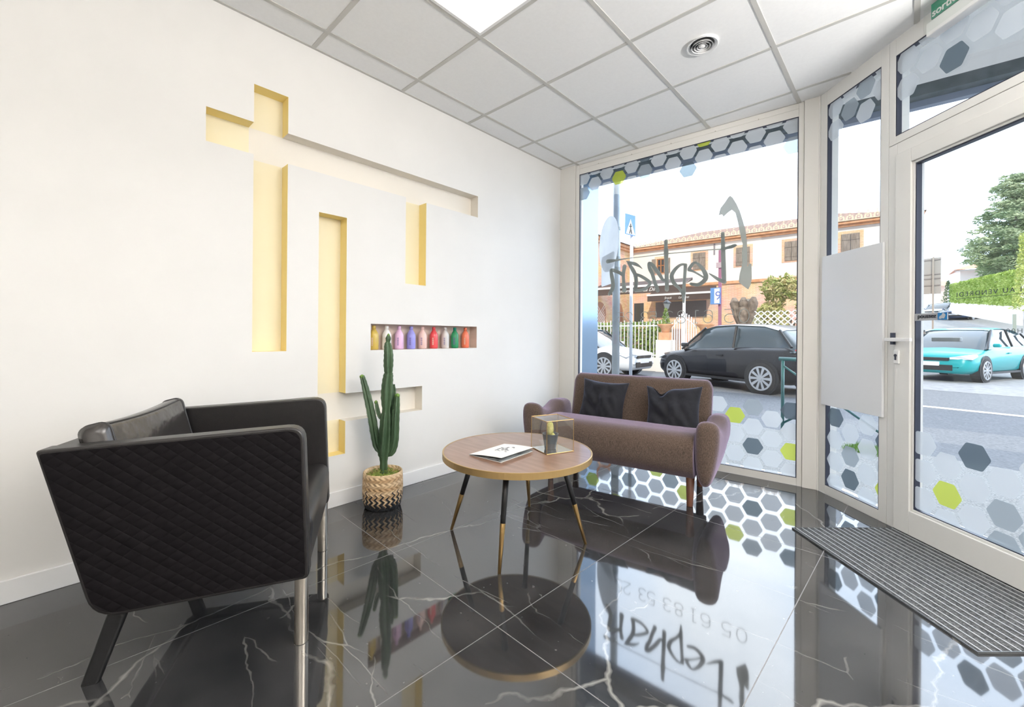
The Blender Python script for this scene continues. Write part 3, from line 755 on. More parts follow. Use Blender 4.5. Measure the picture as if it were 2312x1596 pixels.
throw(-.70, .335, .548, 0, .05, math.radians(-17), 'black square pillow at the left end of the brown sofa')
throw(-.175, .315, .530, -.06, -.06, math.radians(-19), 'black dented square pillow at the right end of the brown sofa', .385, .37, (-.42, .95, .05))

# ------------------------------------------------------------------ coffee table
TX, TY, TZ = -1.505, 1.668, .455
tb = empty('coffee_table', (TX, TY, 0), 0, label='round coffee table with a walnut top, brass rim and splayed black legs', cat='table')
MB().lathe([(0.001, TZ-.028), (.386, TZ-.028), (.386, TZ-.001), (.384, TZ), (.001, TZ)], k=96, cap=False).build('tabletop', M_WAL, tb)
MB().lathe([(.386, TZ-.031), (.392, TZ-.030), (.392, TZ), (.389, TZ+.0012), (.385, TZ+.0008), (.385, TZ-.031)], k=96, cap=False).build('brass_rim', M_BRASSW, tb, smooth=False)
for fx, fy in ((.187, -.32), (-.303, -.194), (-.2, .338), (.316, .175)):
    a = Vector((fx, fy, 0)); b = Vector((fx*.65, fy*.65, TZ-.028)); m_ = a.lerp(b, .46)
    lg = MB().tube([m_, b], [.0125, .0155], 20).build('leg', M_BLKM, tb, smooth=True)
    MB().tube([a, m_, m_+(b-a)*.002], [.0075, .0128, .0128], 20).build('brass_tip', M_BRASS, lg, smooth=True)
# brochure
br = empty('brochure', (-1.52, 1.56, TZ), label='white folded brochure lying on the walnut coffee table', cat='brochure')
M_PAPER = mat('white_paper', (.86, .86, .85), .4); M_DARKP = noise_mat('dark_print', (.03, .04, .05), (.35, .37, .38), 9, .4)
L0, L1 = Vector((-1.605, 1.418, TZ+.002)), Vector((-1.622, 1.690, TZ+.002))
q0, q1 = Vector((-1.400, 1.437, TZ+.001)), Vector((-1.418, 1.692, TZ+.001)); t0, t1 = Vector((-1.402, 1.441, TZ+.022)), Vector((-1.42, 1.700, TZ+.020))
O_ = Vector((-1.52, 1.56, TZ))
def sheet(a, b, c, d, bulge, th, name, m):
    k = 8; R = MB(); top_, bot_ = [], []
    for i in range(k+1):
        t = i/k; off = Vector((0, 0, bulge*math.sin(PI*t)))
        top_.append([a.lerp(b, t)+off-O_, d.lerp(c, t)+off-O_])
    for i in range(k):
        p, q = top_[i], top_[i+1]; z = Vector((0, 0, th))
        R.rings([[p[0], p[1], q[1], q[0]], [p[0]+z, p[1]+z, q[1]+z, q[0]+z]])
    return R.build(name, m, br)
sheet(L0, q0, q1, L1, .0, .0012, 'lower_page', M_PAPER)
sheet(L0+Vector((0, 0, .001)), q0.lerp(t0, .35), q1.lerp(t1, .35), L1+Vector((0, 0, .001)), .001, .0012, 'inner_page', M_DARKP)
cv = sheet(L0+Vector((0, 0, .002)), t0, t1, L1+Vector((0, 0, .002)), .003, .0012, 'cover', M_PAPER)
ink = MB(); M_INK = mat('grey_ink', (.25, .25, .26), .5)
for i in range(26):
    a_ = random.uniform(.3, .72); b_ = random.uniform(.35, .75)
    p = L0.lerp(t0, a_).lerp(L1.lerp(t1, a_), b_)-O_+Vector((0, 0, .0055+.003*math.sin(PI*a_)))
    ink.box(p.x, p.x+random.uniform(.004, .012), p.y, p.y+random.uniform(.003, .012), p.z-.0008, p.z)
ink.build('cover_print', M_INK, cv)['kind'] = 'stuff'
# glass terrarium
tr = empty('glass_terrarium', (-1.374, 1.799, TZ), math.atan2(.057, -.148)+PI, label='brass edged glass cube holding a potted cactus on the coffee table', cat='terrarium')
hw, hh = .081, .168
ed = MB(); r_ = .0017
cs = [(-hw, -hw), (hw, -hw), (hw, hw), (-hw, hw)]
for i in range(4):
    a, b = cs[i], cs[(i+1) % 4]
    for z in (.003, hh): ed.tube([(*a, z), (*b, z)], r_, 6)
    ed.tube([(*a, .0), (*a, hh)], r_, 6)
ed.build('brass_frame', M_BRASS, tr)
M_TG = glass_mat('terrarium_glass', (.97, .98, .975), .09, .7)
for i in range(4):
    a, b = cs[i], cs[(i+1) % 4]
    MB().quad((*a, .004), (*b, .004), (*b, hh), (*a, hh)).build('glass_side', M_TG, tr)
MB().quad(*[(*c_, hh-.001) for c_ in cs]).build('glass_lid', glass_mat('lid_glass', (.9, .92, .9), .22, .7), tr)
MB().box(-hw, hw, -hw, hw, .001, .004).build('mirror_base', mat('mirror', (.75, .76, .74), .08, .9), tr)
pc = empty('potted_cactus', (-1.383, 1.795, TZ+.0042), label='tiny pale cactus in a dark grey pot inside the glass cube', cat='plant')
MB().lathe([(.022, 0), (.024, .002), (.034, .066), (.035, .070), (.031, .070), (.030, .060), (.001, .058)], k=28).build('pot', mat('grey_pot', (.05, .06, .07), .45), pc, smooth=True, bevel=0)
M_PC = noise_mat('pale_cactus', (.45, .42, .12), (.72, .66, .30), 60, .8)
cc = MB(); cc.tube([(0, 0, .055), (0, 0, .085), (-.001, 0, .105), (-.001, 0, .118), (-.001, 0, .124)], [.010, .013, .013, .010, .003], 16, star=.1, ribs=8)
cc.tube([(.010, 0, .055), (.013, 0, .068), (.013, 0, .075)], [.007, .009, .003], 12, star=.1, ribs=6)
cc.build('cactus_body', M_PC, pc, smooth=True)

pc.scale = (1.25, 1.25, 1.15)
# ------------------------------------------------------------------ tall cactus in a woven basket
bx, by = -2.362, 1.382
ca = empty('cactus_plant', (bx, by, 0), label='tall green columnar cactus in a round woven basket by the white wall', cat='plant')
def basket_mat():
    m = mat('woven_basket', (.6, .4, .22), .7); n, l, b = nodes(m)
    t = n.new('ShaderNodeTexCoord'); s = n.new('ShaderNodeSeparateXYZ'); l.new(t.outputs['Object'], s.inputs[0])
    at = n.new('ShaderNodeMath'); at.operation = 'ARCTAN2'; l.new(s.outputs['Y'], at.inputs[0]); l.new(s.outputs['X'], at.inputs[1])
    def mth(op, a, b_=None, c=None):
        x = n.new('ShaderNodeMath'); x.operation = op
        for i, v in enumerate((a, b_, c)):
            if v is None: continue
            if isinstance(v, (int, float)): x.inputs[i].default_value = v
            else: l.new(v, x.inputs[i])
        return x.outputs[0]
    # zig-zag: angle offset with triangle wave over z
    tri = mth('PINGPONG', s.outputs['Z'], .016)
    ph_ = mth('MULTIPLY_ADD', at.outputs[0], 22/PI*1.0, mth('MULTIPLY', tri, 62))
    wv = mth('SINE', mth('MULTIPLY', ph_, PI))
    nz = n.new('ShaderNodeTexNoise'); nz.inputs['Scale'].default_value = 25; l.new(t.outputs['Object'], nz.inputs['Vector'])
    # dark probability rises towards the foot
    hgt = mth('MULTIPLY_ADD', s.outputs['Z'], -16, 1.75)
    dk = mth('ADD', mth('MULTIPLY', wv, .75), mth('ADD', hgt, mth('MULTIPLY_ADD', nz.outputs['Fac'], 1.6, -.9)))
    st_ = n.new('ShaderNodeMapRange'); st_.inputs['From Min'].default_value = .45; st_.inputs['From Max'].default_value = .6; l.new(dk, st_.inputs['Value'])
    band = mth('SINE', mth('MULTIPLY', s.outputs['Z'], 2*PI/.05))
    c1 = n.new('ShaderNodeMix'); c1.data_type = 'RGBA'; c1.inputs['A'].default_value = (.52, .33, .17, 1); c1.inputs['B'].default_value = (.72, .53, .32, 1)
    l.new(mth('MULTIPLY_ADD', band, .5, .5), c1.inputs['Factor'])
    c2 = n.new('ShaderNodeMix'); c2.data_type = 'RGBA'; l.new(st_.outputs[0], c2.inputs['Factor']); l.new(c1.outputs['Result'], c2.inputs['A']); c2.inputs['B'].default_value = (.022, .024, .03, 1)
    l.new(c2.outputs['Result'], b.inputs['Base Color'])
    u = n.new('ShaderNodeBump'); u.inputs['Strength'].default_value = .7; u.inputs['Distance'].default_value = .004; l.new(wv, u.inputs['Height']); l.new(u.outputs[0], b.inputs['Normal'])
    return m
MB().lathe([(.001, .002), (.098, .002), (.108, .012), (.118, .05), (.121, .11), (.119, .18), (.117, .215), (.112, .221), (.107, .215), (.108, .17), (.001, .165)], k=56).build('basket', basket_mat(), ca, smooth=True)
ms = MB()
for i in range(420):
    a = random.uniform(0, 2*PI); r = .105*math.sqrt(random.random()); z = .190+.028*(1-(r/.105)**2)+random.uniform(-.008, .01)
    p = Vector((r*math.cos(a), r*math.sin(a), z)); s = random.uniform(.008, .016)
    d = Vector((random.uniform(-1, 1), random.uniform(-1, 1), random.uniform(.1, 1))).normalized()*s; e = Vector((random.uniform(-1, 1), random.uniform(-1, 1), random.uniform(-.4, .4))).normalized()*s*.35
    ms.quad(p-e, p+e, p+d)
ms.lathe([(.001, .205), (.06, .200), (.1, .178)], k=24, cap=False)
ms.build('moss', noise_mat('moss', (.10, .15, .02), (.34, .40, .08), 30, .95), ca)
M_CAC = noise_mat('cactus_skin', (.030, .065, .030), (.085, .15, .075), 7, .45, stretch=(1, 1, .5), bump=.2, bscale=60)
M_CACT = mat('cactus_tip', (.16, .30, .05), .5)
RL = Vector((.7327, .6806, 0))   # sideways as seen from the doorway
def cact(pts, rads, name, parent, seed=0, ribs=5, tip=True):
    m = MB(); P = smoothpts([(*p, r) for p, r in zip(pts, rads)], 12); k = ribs*8
    V = []; R = []
    for i, p in enumerate(P):
        wob = 1+.035*math.sin(i*1.1+seed)
        V.append(p[:3]); R.append(p[3]*wob)
    m.tube(V, R, k, star=.34, ribs=ribs, tw=.3+seed)
    # spines and little teeth on the ribs
    for i in range(1, len(V)-1):
        d = (Vector(V[i+1])-Vector(V[i-1])).normalized(); up = Vector((1, 0, 0)) if abs(d.z) > .9 else Vector((0, 0, 1))
        x = d.cross(up).normalized(); up = x.cross(d)
        for q in range(ribs):
            a = 2*PI*q/ribs+.0; base = Vector(V[i]); ang = a
            dirv = x*math.cos(ang)+up*math.sin(ang)
            tipv = base+dirv*R[i]*1.34*1.06
            s = R[i]*.16
            m.quad(base+dirv*R[i]*1.15-d*s, base+dirv*R[i]*1.15+d*s, tipv)
    o = m.build(name, M_CAC, parent, smooth=True)
    if tip:
        e = Vector(P[-1][:3]); 
        MB().tube([e-Vector((0, 0, .012)), e, e+Vector((0, 0, .008))], [P[-1][3]*1.25, P[-1][3]*1.25, .002], 12, star=.2, ribs=5).build('new_growth', M_CACT, o, smooth=True)
    return o
def cp(px, z, dd=0):   # sideways offset from the stem axis given the silhouette position
    s = (px-860)/FPX*2.62; v = RL*s; return (v.x-dd*.68, v.y+dd*.73, z)
def zz(py): return EYE-(py-CY)/FPX*2.62
cact([cp(862, .19), cp(862, zz(1040)), cp(862, zz(1020)), cp(864, zz(990)), cp(866, zz(950)), cp(867, zz(925))], [.019, .019, .030, .030, .026, .019], 'main_stem', ca, 0, tip=False)
cact([cp(867, zz(928)), cp(868, zz(900)), cp(869, zz(870)), cp(871, zz(848)), cp(871, zz(843))], [.019, .028, .027, .023, .018], 'main_stem', ca, 1, tip=False)
cact([cp(871, zz(846)), cp(871, zz(825)), cp(871, zz(800)), cp(869, zz(780)), cp(869, zz(773))], [.018, .023, .022, .017, .010], 'main_stem', ca, 2, tip=False)
cact([cp(869, zz(774)), cp(870, zz(765)), cp(870, zz(757))], [.009, .013, .006], 'main_stem', ca, 3)
cact([cp(856, zz(1022)), cp(846, zz(1010)), cp(840, zz(980)), cp(833, zz(940)), cp(824, zz(900)), cp(815, zz(865)), cp(811, zz(850))], [.012, .017, .020, .020, .018, .014, .010], 'branch', ca, 4)
cact([cp(868, zz(1028)), cp(880, zz(1020)), cp(886, zz(995)), cp(888, zz(950)), cp(890, zz(915)), cp(891, zz(892))], [.010, .017, .020, .019, .016, .012], 'branch', ca, 5)
cact([cp(876, zz(1025), .03), cp(878, zz(990), .03), cp(879, zz(940), .03), cp(879, zz(895), .03), cp(878, zz(870), .03)], [.012, .017, .018, .016, .010], 'branch', ca, 6, tip=False)
cact([cp(861, zz(950)), cp(852, zz(943)), cp(846, zz(925)), cp(843, zz(908))], [.006, .009, .010, .007], 'branch', ca, 7)

# ------------------------------------------------------------------ bottles in the niche
BT = [(1.452, (.85, .62, .12), 'yellow', 'clear amber', True), (1.548, (.86, .85, .84), 'white', 'plain white', False), (1.646, (.78, .50, .72), 'pink', 'lilac pink', False),
      (1.745, (.30, .29, .72), 'blue', 'violet blue', False), (1.843, (.84, .58, .52), 'peach', 'pale peach', False), (1.945, (.74, .07, .08), 'red', 'bright red', False),
      (2.052, (.66, .63, .62), 'grey', 'silvery grey', False), (2.148, (.02, .36, .14), 'green', 'deep green', True), (2.257, (.84, .19, .10), 'orange', 'coral orange', False)]
M_LBL = mat('bottle_print', (.12, .10, .30), .5)
for i, (y, col, nm, desc, clear) in enumerate(BT):
    lab = desc+' bottle standing in the wall niche'
    extra = ['first from the left', 'behind the cactus tip', 'between the white and blue ones', 'between the pink and peach ones', 'between the blue and red ones', 'between the peach and grey ones', 'between the red and green ones', 'between the grey and orange ones', 'last on the right'][i]
    b = empty('bottle', (WX-.046, y, .9555), label=lab+', '+extra, cat='bottle', group='coloured bottles in the wall niche')
    m = mat('bottle_'+nm, col, .22, coat=.4)
    if clear: m.node_tree.nodes['Principled BSDF'].inputs['Transmission Weight'].default_value = .35
    MB().lathe([(.026, 0), (.030, .003), (.0315, .012), (.0315, .095), (.0305, .103), (.024, .118), (.014, .134), (.0125, .140)], k=28).build('bottle_body', m, b, smooth=True)
    MB().lathe([(.0128, .138), (.0128, .160), (.0115, .162), (.0115, .1625)], k=20).build('cap', m if nm not in ('green',) else mat('green_cap', (.0, .25, .16), .3), b, smooth=True)
    lb = MB()
    for q in range(7):
        a = math.radians(-62+q*1.5); r = .0318
        for h_ in (.03, .038, .046, .054, .062, .07):
            pass
    for h_ in [(.028+.007*t) for t in range(8)]:
        a0_, a1_ = math.radians(-58), math.radians(-38); r = .0319
        lb.quad((r*math.cos(a0_), r*math.sin(a0_), h_), (r*math.cos(a1_), r*math.sin(a1_), h_), (r*math.cos(a1_), r*math.sin(a1_), h_+.004), (r*math.cos(a0_), r*math.sin(a0_), h_+.004))
    lb.build('printed_text', M_LBL if nm not in ('red', 'orange', 'yellow', 'white') else mat('print_light', (.8, .6, .5), .5), b)
#OUTSIDE#
# ================================================================== OUTSIDE
def at(px, py, t): return Vector((0, 0, EYE))+ray(px, py)*t
def gz(y): return -.08 if y < 20 else -.08+(y-20)*.088
M_ASPH = noise_mat('asphalt', (.13, .135, .145), (.20, .205, .215), 40, .9, bump=.3, bscale=120)
M_PAVE = noise_mat('aggregate_paving', (.20, .20, .195), (.36, .35, .33), 90, .9, bump=.4, bscale=120, detail=2)
M_PAINT = mat('road_paint', (.75, .75, .75), .7)
RA = math.atan2(-.2, .98); RD = Vector((math.cos(RA), math.sin(RA), 0)); RN = Vector((-RD.y, RD.x, 0))
KERB = Vector((0, 5.7, 0))
def kb(s, n, z=0): p = KERB+RD*s+RN*n; return (p.x, p.y, z)
rd = MB(); rd.quad(kb(-40, -.0, -.085), kb(40, -.0, -.085), kb(40, 9.2, -.085), kb(-40, 9.2, -.085))
tag(rd.build('road', M_ASPH), kind='structure')
far = MB()
for (ya, yb_) in ((9.0, 20), (20, 34), (34, 70)):
    za, z2 = gz(ya), gz(yb_)
    if ya == 9.0: far.quad(kb(-40, 9.0, -.085), kb(40, 9.0, -.085), (40, 20, -.08), (-40, 20, -.08))
    else: far.quad((-40, ya, za), (40, ya, za), (40, yb_, z2), (-40, yb_, z2))
tag(far.build('side_street', noise_mat('pale_asphalt', (.24, .24, .25), (.33, .33, .33), 8, .9)), kind='structure')
pv = MB()
pv.quad(kb(-40, 0, -.075), kb(40, 0, -.075), (40, 2.45, -.075), (-40, 2.45, -.075))
pv.quad(kb(-40, 0, -.075), kb(40, 0, -.075), kb(40, .12, -.078), kb(-40, .12, -.078))
tag(pv.build('pavement', M_PAVE), kind='structure')
ln = MB()
ln.quad(kb(-1.5, 4.15, -.081), kb(14, 4.15, -.081), kb(14, 4.36, -.081), kb(-1.5, 4.36, -.081))
tag(ln.build('road_line', M_PAINT), 'long white painted line along the grey asphalt road', 'road marking')
ln = MB(); ln.quad(kb(.2, 7.7, -.081), kb(3.2, 7.7, -.081), kb(3.2, 7.82, -.081), kb(.2, 7.82, -.081))
tag(ln.build('road_line', M_PAINT), 'short white painted dash on the far lane of the road', 'road marking')
gr = MB()
ga, gb = at(1895, 1010, 4.35), at(2000, 1030, 4.0); ga.z = gb.z = -.06
dv = (gb-ga).normalized(); nv = Vector((-dv.y, dv.x, 0))
for i in range(700):
    p = ga+(gb-ga)*random.random()+nv*random.uniform(0, .35); hgt = random.uniform(.02, .05); q = Vector((random.uniform(-.02, .02), random.uniform(-.02, .02), hgt)); e = Vector((random.uniform(-1, 1), random.uniform(-1, 1), 0)).normalized()*.004
    gr.quad(p-e-Vector((0, 0, .015)), p+e-Vector((0, 0, .015)), p+q)
tag(gr.build('grass_strip', mat('grass', (.16, .32, .04), .8)), 'narrow strip of green grass in the paving outside the side window', 'grass', kind='stuff')
dst = empty('door_step', (CCx, CCy, 0), DA, label='terracotta tiled doorstep with a white edge outside the glass door', cat='doorstep')
MB().box(.55, 1.62, .1, .42, -.074, -.035).build('tile_slab', brick_mat('terracotta_tile', (.45, .20, .11), (.52, .25, .14), (.3, .25, .2), .2, .2), dst)
MB().box(.0, 1.62, .082, .1, -.074, -.02).build('white_edge', M_TRIMW, dst)

# canopy over the shop front
cn = empty('canopy', (WX, 3.477, 0), AL, label='pale slatted canopy with a steel edge beam above the shop window', cat='canopy')
M_SL = mat('canopy_slat', (.50, .54, .56), .5)
sl = MB()
for i in range(13):
    y = -.55+i*.145*1.0
    if y > .98: break
    sl.box(-1.5, 6.5, y, y+.121, 3.10, 3.105)
sl.build('soffit_slats', M_SL, cn)
MB().box(-1.5, 6.5, -.6, 1.05, 3.19, 3.21).build('canopy_roof', mat('canopy_dark', (.05, .06, .065), .6), cn)
MB().box(-1.5, 6.5, 1.03, 1.13, 3.0, 3.22).build('edge_beam', noise_mat('galvanised_steel', (.10, .13, .14), (.17, .20, .215), 9, .5, metal=.3), cn)
MB().box(-1.5, 6.5, 1.132, 1.20, 2.95, 3.30).build('fascia', mat('blue_grey_fascia', (.27, .32, .42), .5), cn)
tag(MB().box(-.1, 5.6, -.25, -.02, CH+.002, 3.10).build('wall_front_upper', M_WALL, None), kind='structure')
bpy.data.objects['wall_front_upper'].location = (WX, 3.477+.25, 0); bpy.data.objects['wall_front_upper'].rotation_euler = (0, 0, AL)

# ---------------------------------------------------------------- cream house across the road
FO = Vector((-12.03, 23.58, 0)); FX = Vector((math.cos(AL), math.sin(AL), 0)); FN = Vector((math.sin(AL), -math.cos(AL), 0))
def fac(px, py, off=0):
    X = onplane(px, py, FO+FN*off, FN); return ((X-FO).dot(FX), X.z)
M_BRK = brick_mat('pale_brick', (.70, .40, .24), (.80, .52, .34), (.78, .66, .52))
M_BRKY = brick_mat('orange_brick', (.66, .33, .18), (.80, .50, .30), (.70, .56, .42), axis='y')
M_CREAM = mat('cream_plaster', (.84, .80, .75), .9)
M_TERR = noise_mat('terracotta', (.62, .30, .15), (.74, .42, .24), 5, .85)
def tile_mat():
    m = mat('roof_tiles', (.5, .3, .2), .9); n, l, b = nodes(m)
    t = n.new('ShaderNodeTexCoord'); wv = n.new('ShaderNodeTexWave'); wv.inputs['Scale'].default_value = 1.3; wv.inputs['Distortion'].default_value = .6; l.new(t.outputs['Object'], wv.inputs[0])
    nz = n.new('ShaderNodeTexNoise'); nz.inputs['Scale'].default_value = 7; l.new(t.outputs['Object'], nz.inputs[0])
    r = n.new('ShaderNodeValToRGB'); r.color_ramp.elements[0].color = (.10, .055, .04, 1); r.color_ramp.elements[1].color = (.34, .20, .14, 1)
    mx = n.new('ShaderNodeMath'); mx.operation = 'MULTIPLY_ADD'; mx.inputs[1].default_value = .35; l.new(wv.outputs['Fac'], mx.inputs[0]); l.new(nz.outputs['Fac'], mx.inputs[2])
    l.new(mx.outputs[0], r.inputs[0]); l.new(r.outputs[0], b.inputs['Base Color']); return m
M_TILE = tile_mat()
M_SHUT = noise_mat('grey_shutter', (.20, .16, .13), (.36, .30, .25), 6, .8, stretch=(9, 1, .6))
M_AWN = mat('brown_awning', (.085, .058, .052), .8)
M_DKG = mat('dark_window', (.05, .06, .07), .15)
hs = empty('cream_house', tuple(FO), AL, label='cream two-storey house with brick ground floor and lace roof trim across the road', cat='house')
LX = fac(2067, 600)[0]
MB().box(0, LX, 0, 8, 3.92, 6.2).build('upper_wall', M_CREAM, hs)
MB().box(-.02, LX, -.03, 8, -.3, 3.92).build('brick_ground_floor', M_BRK, hs)
MB().box(-.1, LX+.1, -.12, 8, 3.84, 3.98).build('string_course', M_TERR, hs)
q = MB(); q.box(-.2, LX+.2, -.18, 8.1, 6.06, 6.16); q.box(-.25, LX+.25, -.30, 8.2, 6.16, 6.27); q.build('cornice', M_TERR, hs)
tr_ = MB(); n_ = int((LX+.4)/.31)
for i in range(n_):
    x = -.2+i*.31
    tr_.box(x, x+.31, -.36, -.34, 6.27, 6.31)
    for p in (.055, .255): tr_.box(x+p-.035, x+p+.035, -.36, -.34, 6.31, 6.42)
    for (cx_, cz_, r_) in ((.155, 6.50, .05), (.155, 6.61, .035), (.075, 6.45, .04), (.235, 6.45, .04), (.155, 6.40, .035)):
        tr_.prism([(x+cx_+r_*math.cos(a*PI/3), cz_+r_*math.sin(a*PI/3)) for a in range(6)], lambda a_, b_, t_: (a_, t_, b_), -.36, -.34)
tr_.build('lace_trim', mat('cream_terracotta', (.80, .66, .50), .8), hs)
rf = MB(); z0, z1 = 6.30, 7.55
e0_, e1_, e2_, e3_ = (-.3, -.35, z0), (LX+.3, -.35, z0), (LX+.3, 8.3, z0), (-.3, 8.3, z0); r0, r1 = (2.9, 3.4, z1), (LX-2.8, 3.4, z1)
rf.quad(e0_, e1_, r1, r0); rf.quad(e1_, e2_, r1); rf.quad(e2_, e3_, r0, r1); rf.quad(e3_, e0_, r0); rf.build('roof', M_TILE, hs)
def shutters(x0, z0, x1, z1, opened=False):
    fr = MB(); m_ = .13
    fr.box(x0-m_, x0, -.02, .0, z0-m_*.6, z1+m_); fr.box(x1, x1+m_, -.02, 0, z0-m_*.6, z1+m_); fr.box(x0, x1, -.02, 0, z1, z1+m_); fr.box(x0, x1, -.02, 0, z0-m_*.6, z0)
    fr.build('brick_surround', M_BRK, hs)
    if opened:
        wn_ = MB().box(x0, x1, -.012, -.002, z0, z1).build('window', M_DKG, hs)
        f_ = MB()
        for a in (x0, (x0+x1)/2-.03, x1-.06): f_.box(a, a+.06, -.04, -.012, z0, z1)
        for b in (z0, (z0+z1)/2, z1-.06): f_.box(x0, x1, -.04, -.012, b, b+.05)
        f_.build('sash', mat('window_wood', (.42, .17, .06), .7), wn_)
        W_ = (x1-x0)*.5
        spans = ((x0-W_-.06, x0-.06), (x1+.06, x1+W_+.06))
    else:
        xm = (x0+x1)/2; spans = ((x0, xm-.01), (xm+.01, x1))
    for a, b in spans:
        s_ = MB().box(a, b, -.07, -.03, z0, z1)
        s_.box(a, b, -.09, -.07, z0+.18, z0+.26); s_.box(a, b, -.09, -.07, z1-.28, z1-.20); s_.build('shutter', M_SHUT, hs)
def zb2(x, y): return (1290+x/3.8, 480+y/3.8)
def facbox(p, q_): a = fac(*p); b = fac(*q_); return (min(a[0], b[0]), min(a[1], b[1]), max(a[0], b[0]), max(a[1], b[1]))
a = facbox(zb2(735, 525), zb2(805, 392)); shutters(*a, opened=True)
shutters(*facbox(zb2(1045, 490), zb2(1152, 340)))
shutters(*facbox(zb2(1415, 458), zb2(1532, 292)))
shutters(*facbox(zb2(1832, 415), zb2(1950, 240)))
def zd(x, y): return (1850+x/3.1926, 400+y/3.1926)
a = facbox(zd(158, 555), zd(292, 400)); shutters(a[0], a[3]-1.35, a[2], a[3])
def plate(name, p, q_, m, y=-.05, off=0):
    a = fac(*p, off); b = fac(*q_, off); return MB().box(min(a[0], b[0]), max(a[0], b[0]), y-off, y-off+.04, min(a[1], b[1]), max(a[1], b[1])).build(name, m, hs)
plate('roller_shutter', zb2(725, 900), zb2(1160, 752), noise_mat('roller_shutter', (.17, .15, .15), (.21, .19, .19), 5, .6, stretch=(.1, 1, 30)))
plate('doorway', zb2(540, 960), zb2(623, 776), M_DKG)
plate('window', zb2(1480, 900), zb2(1556, 738), mat('dusty_glass', (.35, .33, .30), .4))
plate('drain_pipe', zb2(1222, 360), zb2(1234, 268), mat('pipe_grey', (.25, .22, .25), .6))
# awnings
def awning(px0, px1, ytop, yval, ybot, off, back, texts):
    a = fac(px0, ytop, off); b = fac(px1, 600, off); v0 = fac(px0, yval, off)[1]; v1 = fac(px0, ybot, off)[1]
    x0, x1 = a[0], b[0]; zt = a[1]
    m = MB(); m.quad((x0, -off, v0+.02), (x1, -off, v0+.02), (x1, -back, zt+.32), (x0, -back, zt+.32)); m.box(x0, x1, -off-.02, -off, v1, v0)
    m.quad((x0, -off, v0), (x0, -back, zt+.32), (x0, -back, zt+.2)); m.quad((x1, -off, v0), (x1, -back, zt+.32), (x1, -back, zt+.2))
    o = m.build('awning', M_AWN, hs)
    MB().box(x0-.03, x1+.03, -off-.05, -off+.03, v0, v0+.10).build('front_bar', M_TRIMW, o)
    for s, px, sz in texts:
        p = fac(px, 650, off)[0]; text_mesh(s, sz, 'awning_lettering', M_TRIMW, o, (p, -off-.03, (v0+v1)/2-sz*.28), shear=.35)
awning(1332, 1546, 651, 656, 669, 4.6, 3.4, [('Restaurant', 1392, .20), ('La Dine', 1452, .24)])
awning(1462, 1604, 662, 669, 681, 1.3, .1, [('Snack', 1500, .17), ('La Dine', 1532, .17)])
for px in (1334, 1544):
    p = fac(px, 700, 4.6)[0]
    MB().box(p-.05, p+.05, -4.62, -4.52, -.1, 3.6).build('awning_post', M_TRIMW, hs)

# ---------------------------------------------------------------- brick house on the left
bh = empty('brick_house', (-12.05, 13.98, 0), 0, label='orange brick building with arched recesses at the left of the street view', cat='house')
MB().box(-6, 0, 0, 9.5, -.3, 6.05).build('brick_wall', M_BRKY, bh)
q = MB(); q.box(-6, .12, -.1, 9.45, 6.05, 6.18); q.box(-6, .22, -.15, 9.4, 6.18, 6.34); q.build('cornice', M_TERR, bh)
rf = MB(); rf.quad((.35, -.2, 6.34), (.35, 9.4, 6.34), (-3, 9.4, 7.1), (-3, -.2, 7.1)); rf.quad((-6.3, -.2, 6.34), (-6.3, 9.4, 6.34), (-3, 9.4, 7.1), (-3, -.2, 7.1)); rf.build('roof', M_TILE, bh)
for k, (p0_, p1_) in enumerate(((1342, 1368), (1384, 1406))):
    ya = onplane(p0_, 700, (-12.05, 0, 0), (1, 0, 0)).y-14; yb_ = onplane(p1_, 700, (-12.05, 0, 0), (1, 0, 0)).y-14
    zt = onplane(p0_, 680, (-12.05, 0, 0), (1, 0, 0)).z; ym = (ya+yb_)/2; hwid = (yb_-ya)/2
    ar = [(ya, 0), (yb_, 0), (yb_, zt-hwid)]+[(ym+hwid*math.cos(a*PI/10), zt-hwid+hwid*math.sin(a*PI/10)) for a in range(1, 10)]+[(ya, zt-hwid)]
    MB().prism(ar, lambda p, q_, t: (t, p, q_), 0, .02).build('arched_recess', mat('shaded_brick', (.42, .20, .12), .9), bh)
    if k == 0:
        lt = MB(); s_ = .17
        for i in range(-14, 15):
            for sg in (-1, 1):
                z = 0
                while z < zt-.1:
                    y1_ = ym+i*s_+sg*z; y2_ = y1_+sg*.12
                    if abs(y1_-ym) < hwid*.8 and abs(y2_-ym) < hwid*.8 and (z < zt-hwid or (z-zt+hwid)**2+(y1_-ym)**2 < (hwid*.9)**2):
                        lt.quad((.04, y1_-.018, z), (.04, y1_+.018, z), (.04, y2_+.018, z+.12), (.04, y2_-.018, z+.12))
                    z += .12
        lt.build('white_trellis', M_TRIMW, bh)

# ---------------------------------------------------------------- planting helpers
def leaves(mb, c, rad, n, s, flat=1.0, shell=.6):
    for i in range(n):
        d = Vector((random.gauss(0, 1), random.gauss(0, 1), random.gauss(0, 1))).normalized()*(shell+(1-shell)*random.random())
        p = Vector((c[0]+d.x*rad[0], c[1]+d.y*rad[1], c[2]+d.z*rad[2]))
        a = Vector((random.uniform(-1, 1), random.uniform(-1, 1), random.uniform(-1, 1)*flat)).normalized()*s*random.uniform(.6, 1.3)
        b = a.cross(Vector((random.uniform(-1, 1), random.uniform(-1, 1), random.uniform(-1, 1)))).normalized()*s*.35
        mb.quad(p-a, p-b, p+a, p+b)
def leafm(name, c1, c2, sc_=2.5): return noise_mat(name, c1, c2, sc_, .7)
M_LGR = leafm('bright_leaves', (.22, .30, .05), (.50, .52, .16)); M_LCED = leafm('cedar_needles', (.20, .30, .16), (.50, .58, .38), .8)
